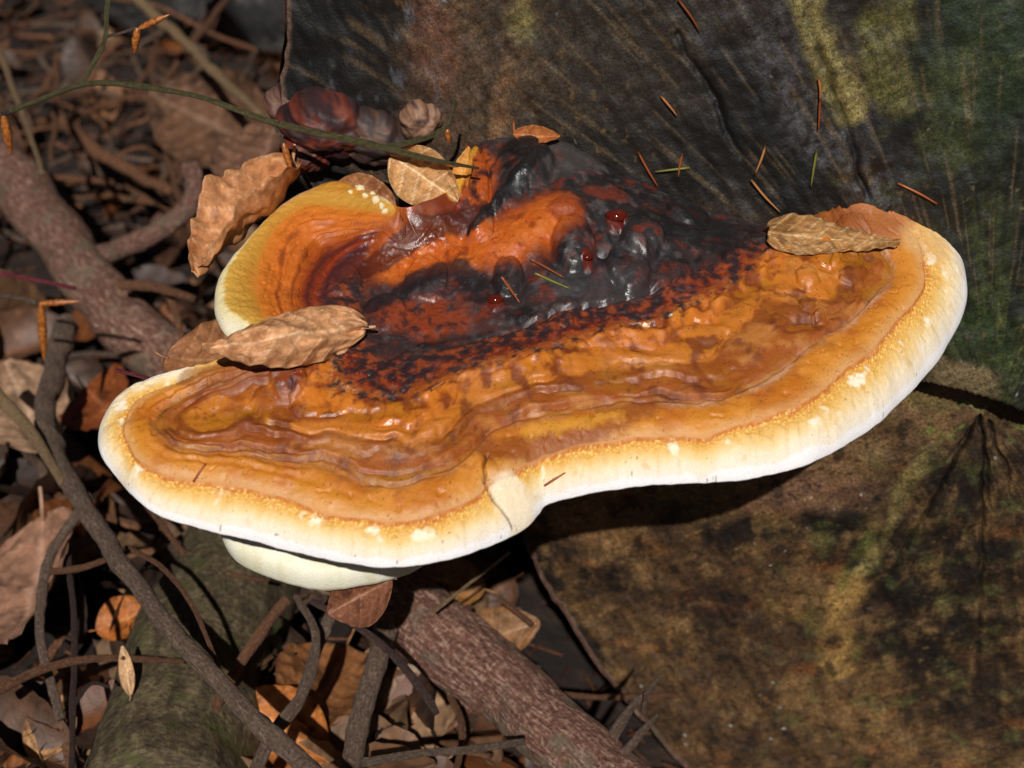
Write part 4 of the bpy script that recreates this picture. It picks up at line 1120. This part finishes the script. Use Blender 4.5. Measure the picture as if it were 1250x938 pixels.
branch_px('dead_branch', 'long thin scaly branch bending past the left tip of the cap', [(84, 395, -0.12), (70, 440, -0.12), (56, 490, -0.118), (66, 550, -0.115), (105, 622, -0.112), (160, 705, -0.112), (240, 800, -0.115), (310, 878, -0.12), (400, 960, -0.125)], [30, 26, 26, 24, 22, 22, 22, 24, 24], M['twig'], 'branch', sides=18, n=160, rough=0.12, seed=711, knots=45)
branch_px('dead_branch', 'smooth straw coloured stick leaning on the long thin branch', [(-40, 445, -0.10), (0, 487, -0.105), (40, 530, -0.108), (78, 592, -0.112)], [18, 17, 15, 10], M['twig_pale'], 'stick', sides=12, n=40, rough=0.05, seed=715)
TW = [
    ('green grey twig curving down from the long thin branch', [(98, 622, -.12), (66, 672, -.13), (50, 730, -.14), (50, 790, -.15), (74, 880, -.17)], [12, 13, 12, 10], 'twig'),
    ('knobbly twig lying across the foot of the purple stem', [(-20, 855, -.14), (55, 817, -.14), (125, 803, -.14), (225, 808, -.145)], [13, 11, 9, 6], 'twig_brown'),
    ('short twig between the green grey twig and the long branch', [(55, 698, -.135), (95, 694, -.135), (128, 684, -.13)], [9, 8, 7], 'twig_brown'),
    ('upright dark purple stem in front of the mossy log', [(84, 670, -.14), (90, 760, -.14), (90, 850, -.145), (86, 960, -.15)], [7, 8, 8, 7], 'twig_dark'),
    ('thin side stem of the dark purple stem', [(90, 862, -.145), (110, 835, -.145), (133, 838, -.15)], [6, 5, 4], 'twig_dark'),
    ('thin brown arching twig over the mossy log', [(155, 668, -.12), (200, 695, -.115), (240, 750, -.12), (275, 838, -.13)], [7, 6, 6, 5], 'twig_brown'),
    ('straight twig slanting below the ivory tier', [(350, 733, -.14), (300, 800, -.15), (258, 870, -.16), (240, 950, -.17)], [13, 14, 14, 12], 'twig_brown'),
    ('warty twig hanging down from under the fungus', [(362, 728, -.12), (385, 775, -.125), (368, 850, -.135), (330, 900, -.14), (305, 950, -.145)], [7, 11, 15, 17, 18], 'twig'),
    ('slanting twig beside the warty hanging twig', [(408, 740, -.13), (385, 800, -.14), (360, 870, -.15)], [15, 14, 12], 'twig'),
    ('thick scaly stem rising to the thick branch', [(472, 768, -.15), (450, 840, -.155), (437, 890, -.16), (425, 960, -.165)], [26, 26, 25, 25], 'twig'),
    ('dark warty twig under the folded leaf', [(380, 733, -.11), (432, 762, -.115), (475, 795, -.12), (520, 850, -.13), (533, 872, -.135)], [7, 9, 9, 11, 8], 'twig_dark'),
    ('twig lying level below the thick branch', [(440, 932, -.15), (510, 920, -.15), (570, 915, -.15), (640, 905, -.15)], [12, 10, 10, 9], 'twig'),
    ('hair thin pale stalk below the white rim', [(528, 748, -.13), (570, 715, -.12), (622, 674, -.10)], [5, 4, 4], 'twig_pale'),
    ('short brown twig beside the curved side shoot', [(148, 348, -.10), (190, 350, -.095), (235, 366, -.09)], [13, 12, 9], 'twig_brown'),
    ('small stalk dropping from the short brown twig', [(206, 356, -.10), (216, 390, -.11), (224, 422, -.12)], [9, 8, 6], 'twig_brown'),
    ('rough pale twig slanting to the log corner', [(140, -25, -.05), (180, 12, -.05), (222, 48, -.05), (262, 88, -.05), (318, 140, -.05)], [14, 13, 12, 12, 10], 'twig_pale'),
    ('pale twig slanting down beside the arching green twig', [(-15, 20, -.03), (8, 85, -.03), (28, 140, -.03), (52, 212, -.035)], [7, 8, 7, 6], 'twig_pale'),
    ('rust brown stalk crossing behind the rough pale twig', [(286, -10, -.09), (245, 40, -.09), (205, 95, -.10), (178, 150, -.12)], [7, 8, 7, 6], 'twig_brown'),
    ('wine red twig poking in above the hanging bud', [(-20, 330, -.04), (40, 341, -.04), (91, 352, -.04)], [5, 5, 5], 'twig_red'),
    ('short wine red twig touching the back of the left lobe', [(143, 452, -.0), (170, 459, .003), (200, 468, .006)], [5, 5, 5], 'twig_red'),
    ('brown stalk behind the curved side shoot', [(205, 190, -.14), (225, 260, -.14), (262, 330, -.14)], [8, 8, 8], 'twig_brown'),
    ('dry flat stalk lying behind the side shoot', [(70, 140, -.15), (120, 185, -.15), (210, 235, -.15)], [15, 16, 12], 'twig_brown'),
    ('thin brown stalk standing beside the thick branch', [(68, 70, -.12), (70, 130, -.12), (62, 195, -.12)], [7, 7, 6], 'twig_brown'),
    ('forked rust stalk below the hanging rust bud', [(185, 60, -.12), (190, 110, -.12), (205, 160, -.12)], [6, 6, 5], 'twig_brown'),
    ('stalk between the thick branch and the log', [(440, 860, -.19), (470, 800, -.19), (520, 775, -.19)], [8, 8, 8], 'twig_brown'),
    ('narrow stalk standing behind the thick branch by the log', [(572, 740, -.17), (580, 780, -.17), (588, 800, -.17)], [7, 7, 6], 'twig_brown'),
    ('short stick leaning on the lower edge of the log', [(610, 730, -.15), (650, 762, -.15)], [7, 6], 'twig_brown'),
    ('slender brown stem in the gap under the thick branch', [(550, 850, -.18), (565, 890, -.18), (555, 950, -.18)], [9, 9, 8], 'twig_brown'),
]
for i, (lab, pts, ws, mt) in enumerate(TW):
    branch_px('twig', lab, pts, ws, M[mt], sides=10, n=44, rough=0.14, seed=730 + 5 * i, knots=70)


def bud(parent, p0, p1, wpx, seed=0):
    p0, p1 = np.array(p0), np.array(p1); ax_ = p1 - p0; L = np.linalg.norm(ax_); ax_ /= L
    ref = np.array([0, 1.0, 0]); a = np.cross(ax_, ref); a /= np.linalg.norm(a) + 1e-9; b2 = np.cross(ax_, a)
    r0 = px_r(p0, wpx); V = []
    nn, sd = 22, 10
    for i in range(nn):
        f = i / (nn - 1); r = r0 * (math.sin(math.pi * min(1, f * 0.93 + 0.07)) ** 0.7) * (1 - 0.35 * f) * (1 + 0.14 * ((f * 6) % 1.0)) + 0.0001
        for k in range(sd):
            q_ = 2 * math.pi * k / sd; V.append(p0 + ax_ * L * f + r * (a * math.cos(q_ + 0.6 * f) + b2 * math.sin(q_ + 0.6 * f)))
    V = np.array(V)
    o = link('bud', make_mesh('bud', V - p0, grid_quads(nn, sd, True)), M['bud'], parent)
    o.location = p0 - np.array(parent.location)
    return o


# arching green twig with buds
gt = tag(empty('beech_twig', at_y(330, 148, -0.01)), 'arching green beech twig with copper buds crossing behind the cap', 'twig')
def ty(pts, ws, nm, mat, sd, **kw):
    P_ = [at_y(*p) for p in pts]
    return tube(nm, P_, [px_r(p, w) for p, w in zip(P_, np.interp(np.linspace(0, 1, len(P_)), np.linspace(0, 1, len(ws)), ws))], mat, sides=10, n=60, rough=0.08, seed=sd, knots=40, parent=gt, **kw)
ty([(-20, 148, .06), (40, 126, .05), (100, 104, .04), (165, 105, .03), (240, 117, .015), (330, 148, -.005), (410, 168, -.012), (480, 184, -.016), (530, 196, -.02), (585, 206, -.02)], [6, 6, 7, 7, 6, 8, 9, 8, 6, 3], 'stem', M['twig_green'], 801)
ty([(100, 104, .04), (118, 72, .045), (128, 45, .05), (130, 10, .055), (138, -25, .06)], [6, 6, 6, 6], 'side_stem', M['twig_green'], 803)
ty([(128, 45, .05), (145, 41, .05), (165, 35, .05)], [4, 3, 4], 'side_stem', M['twig'], 805)
ty([(470, 180, -.015), (505, 173, -.014), (532, 164, -.012), (550, 146, -.012), (555, 118, -.014)], [7, 7, 6, 5, 4], 'side_stem', M['twig_green'], 807)
ty([(20, 133, .055), (8, 138, .054), (2, 140, .054)], [5, 5], 'side_stem', M['twig_dark'], 809)
ty([(330, 148, -.005), (342, 165, -.006), (346, 178, -.006)], [5, 4], 'side_stem', M['twig'], 811)
for a_p, b_p, w_ in (((170, 35, .05), (207, 18, .05), 9), ((168, 34, .05), (164, 66, .05), 11), ((4, 140, .054), (14, 190, .054), 12), ((346, 175, -.006), (356, 212, -.008), 9), ((546, 158, -.012), (548, 176, -.012), 7), ((540, 198, -.02), (560, 204, -.02), 7)):
    bud(gt, at_y(*a_p), at_y(*b_p), w_)
bt = tag(empty('budding_twig', at_y(50, 372, 0.1)), 'bare twig tip with one copper bud hanging at the left branch', 'twig')
P_ = [at_y(*p) for p in ((-20, 360, .1), (20, 364, .1), (48, 371, .1))]
tube('stem', P_, [px_r(p, 6) for p in P_], M['twig'], sides=8, n=20, rough=0.12, seed=821, parent=bt)
bud(bt, at_y(46, 371, .1), at_y(98, 368, .1), 8); bud(bt, at_y(50, 372, .1), at_y(54, 441, .1), 12)

# mossy old log low on the left and a dark log far behind
ml = tag(empty('mossy_log', at(240, 800, -0.2)), 'old mossy log on the ground under the long thin branch', 'log')
P = [at(*p) for p in [(335, 600, -.195), (290, 700, -.19), (250, 790, -.185), (222, 880, -.185), (200, 1000, -.185)]]
tube('trunk', P, [0.030, 0.033, 0.034, 0.035, 0.036], M['moss_bark'], sides=48, n=160, rough=0.06, seed=831, wob=0.05, parent=ml)
dl_ = tag(empty('dark_log', (-0.2, 1.0, -0.2)), 'dark wet log lying far behind the sawn log', 'log')
tube('trunk', [(-0.42, 1.13, -0.14), (-0.2, 1.05, -0.13), (0.05, 1.02, -0.13), (0.35, 1.0, -0.14)], [0.10, 0.105, 0.11, 0.11], M['old_log'], sides=40, n=60, rough=0.05, seed=841, parent=dl_)

# ------------------------------------------------------------------ needles
NEED = [  # on the sawn face
    ((807, 118), (826, 141), 0), ((999, 96), (1001, 122), 0), ((1001, 122), (999, 159), 0), ((997, 184), (990, 228), 1), ((934, 180), (922, 212), 0), ((917, 220), (952, 259), 0), ((1096, 224), (1144, 249), 0),
    ((779, 186), (803, 228), 0), ((833, 188), (828, 216), 0), ((750, 210), (785, 226), 1), ((781, 228), (801, 247), 0), ((828, 0), (854, 37), 0), ((627, 148), (629, 168), 0), ((842, 205), (800, 210), 1)]
NEEDC = [((647, 323), (689, 345), 0), ((653, 338), (695, 358), 1), ((612, 352), (635, 374), 0), ((525, 487), (544, 473), 0), ((665, 575), (690, 562), 0), ((236, 588), (252, 573), 0)]
ni = 0


def needle(a, b2, g, lab, grp, w=3.6):
    mid_ = (a + b2) / 2 + np.array([0.0003, -0.0003, 0.0004]) * random.uniform(-1, 1)
    global ni
    ni += 1
    r = px_r(a, w) * 1.0
    o = tube('spruce_needle', [a, mid_, b2], [r, r * 1.05, r * 0.5], M['needle_green'] if g else M['needle'], sides=6, n=8, rough=0.03, seed=900 + ni, wob=0.0)
    tag(o, lab, 'needle', grp)


NL_ = ['short rust needle lying alone on the black part of the sawn face', 'upper of two rust needles end to end below the yellow streak', 'lower of two rust needles end to end below the yellow streak',
       'olive needle hanging below the two end to end needles', 'rust needle on the sawn face above the tip of the khaki leaf', 'thin rust needle touching the tip of the khaki leaf', 'thick rust needle on the log above the right corner of the cap',
       'rust needle slanting down to the back of the black hump', 'curved rust needle crossing an olive one behind the hump', 'yellow olive needle on the shoulder of the black hump', 'rust needle just below the yellow olive needle on the hump',
       'rust needle high on the sawn face above all the others', 'small rust needle standing beside the leaf scrap on the hump', 'olive needle lying across the curved rust needle behind the hump']
NC_ = ['tan needle beside the green needle on the black crust', 'green needle lying on the black crust of the cap', 'tan needle next to the lowest resin bead', 'straw coloured bit in the dark red band of the cap', 'tan needle on the cream rim right of the crack', 'pale needle on the golden edge of the left lobe']
for (a_p, b_p, g), lab in zip(NEED, NL_):
    needle(at_face(*a_p, -0.0012), at_face(*b_p, -0.0022), g, lab, 'needles on the sawn face', 3.0)
for (a_p, b_p, g), lab in zip(NEEDC, NC_):
    needle(cap_point(*a_p, 0.0009), cap_point(*b_p, 0.0009), g, lab, 'needles on the fungus', 3.2)

# ------------------------------------------------------------------ leaf litter
variants = []
for k in range(7):
    variants.append(leaf_mesh('litter_leaf', 0.068, 0.068 * (0.27 + 0.03 * (k % 3)), fold=(0.1, 0.35, -0.2, 0.2, 0.5, 0.05, 0.3)[k], curl=(0.5, -0.7, 0.9, 0.3, -0.4, 1.2, 0.6)[k], roll=(0.5, 1.0, -0.6, 0.9, 1.4, 0.4, -1.0)[k],
                              pleat=0.045, seed=1000 + 13 * k, nu=26, nv=13, veins=7, white=True, twist=(0.3, -0.5, 0.8, 0, 0.6, -0.9, 0.2)[k], ragged=0.1))
for v_ in variants: v_.materials.append(M['litter'])
TINTS = [('dark decayed', (52, 36, 28)), ('brown', (84, 56, 38)), ('grey brown', (70, 54, 44)), ('tan', (106, 76, 52)), ('rust', (100, 58, 28)), ('pale buff', (116, 90, 66))]  # litter tinted dark, standing in for flash falloff that the sun lamp lacks
FORM = ['flat', 'arched', 'cupped', 'half folded', 'folded', 'curled', 'rolled']


def where(px, py):
    """which side of the thick branch and the mossy log a spot of the floor lies on"""
    yb = np.interp(px, [-60, 30, 95, 160, 225, 330, 450, 520, 600, 690, 770], [130, 235, 325, 400, 458, 560, 690, 758, 828, 905, 975])
    if py < yb: return 'behind the thick branch'
    xm = np.interp(py, [600, 700, 790, 880, 1000], [335, 290, 250, 222, 200])
    return 'left of the mossy log' if px < xm else 'between mossy log and thick branch'


n_leaf = 0
tries = 0
while n_leaf < 260 and tries < 5000:
    tries += 1
    px, py = random.uniform(-60, 760), random.uniform(-40, 980)
    if n_leaf < 26: px, py = random.uniform(470, 700), random.uniform(690, 900)
    if px > 380 and py < 640: continue
    if py < 330 and random.random() < 0.35: continue
    P = at(px, py, GZ)
    if P[0] > -0.02 and P[1] > 0.0: continue
    z_ = float(ground_z(P[0], P[1])) + random.uniform(0.004, 0.035)
    P = at(px, py, z_)
    o = link('litter_leaf', random.choice(variants))
    s_ = random.uniform(0.65, 1.15)
    o.matrix_world = Matrix.Translation(Vector(P)) @ Matrix.Rotation(random.uniform(0, 6.28), 4, 'Z') @ Matrix.Rotation(random.gauss(0, 0.45), 4, 'X') @ Matrix.Rotation(random.gauss(0, 0.35), 4, 'Y') @ Matrix.Scale(s_, 4)
    tn, tcol = random.choice(TINTS); k_t = random.uniform(0.95, 1.7)
    o.color = (*(float(v_ * k_t) for v_ in lin(*tcol)), 1)
    tag(o, tn + ' ' + FORM[variants.index(o.data)] + ' beech leaf in the litter ' + where(px, py), 'leaf', 'leaves of the litter layer')
    n_leaf += 1

# loose thin twigs scattered in the litter
tw_me = []
for k in range(8):
    Lk = random.uniform(0.08, 0.2)
    pts = [(Lk * f, random.gauss(0, 0.008), random.gauss(0, 0.005)) for f in (0, 0.25, 0.5, 0.75, 1)]
    o = tube('litter_twig', pts, [0.0019, 0.0018, 0.0016, 0.0014, 0.0009], M['twig_brown' if k % 3 else 'twig'], sides=7, n=28, rough=0.15, seed=1200 + 7 * k, knots=80, origin=(0, 0, 0))
    tw_me.append(o.data); bpy.data.objects.remove(o)
n_t = 0
while n_t < 130:
    px, py = random.uniform(-40, 700), random.uniform(-30, 960)
    if n_t < 90: px, py = random.uniform(-40, 330), random.uniform(-30, 260)
    if px > 350 and py < 650: continue
    P = at(px, py, GZ)
    if P[0] > -0.02 and P[1] > 0.0: continue
    z_ = float(ground_z(P[0], P[1])) + random.uniform(0.015, 0.05)
    P = at(px, py, z_)
    o = link('litter_twig', random.choice(tw_me))
    s_ = random.uniform(0.7, 1.4)
    o.matrix_world = Matrix.Translation(Vector(P)) @ Matrix.Rotation(random.uniform(0, 6.28), 4, 'Z') @ Matrix.Rotation(random.gauss(0, 0.2), 4, 'Y') @ Matrix.Scale(s_, 4)
    tag(o, ('brown' if 'brown' in o.data.materials[0].name else 'grey') + (' long' if s_ > 1.05 else ' short') + ' loose twig strewn on the litter ' + where(px, py), 'twig', 'loose twigs in the litter')
    n_t += 1

# fallen needles and crumbs over the whole floor, one mass
nd = 5200
X_ = rng.uniform(-0.75, 0.35, nd); Y_ = rng.uniform(-0.45, 1.25, nd)
Z_ = ground_z(X_, Y_) + rng.uniform(0.0, 0.02, nd)
an = rng.uniform(0, math.pi, nd); le = rng.uniform(0.005, 0.011, nd); tl = rng.normal(0, 0.25, nd); rw = rng.uniform(0.0004, 0.0008, nd)
dv = np.stack([np.cos(an) * np.cos(tl), np.sin(an) * np.cos(tl), np.sin(tl)], -1); sv = np.stack([-np.sin(an), np.cos(an), 0 * an], -1); uv_ = np.cross(dv, sv)
c0 = np.stack([X_, Y_, Z_], -1)
vs = []
for e in (-1, 1):
    for k in range(3):
        q_ = 2 * math.pi * k / 3
        vs.append(c0 + e * dv * le[:, None] + rw[:, None] * (sv * math.cos(q_) + uv_ * math.sin(q_)))
vs = np.stack(vs, 1).reshape(-1, 3)
i0 = (np.arange(nd) * 6)[:, None]
fq = np.concatenate([i0 + np.array([[k, (k + 1) % 3, 3 + (k + 1) % 3, 3 + k]]) for k in range(3)])
cn = lin(104, 62, 38) * rng.uniform(0.4, 1.2, (nd, 1))
nl = link('needle_litter', make_mesh('needle_litter', vs, fq, np.repeat(cn, 6, 0)), M['leaf'])
tag(nl, 'fallen spruce needles strewn over the forest floor', 'needles', kind='stuff')
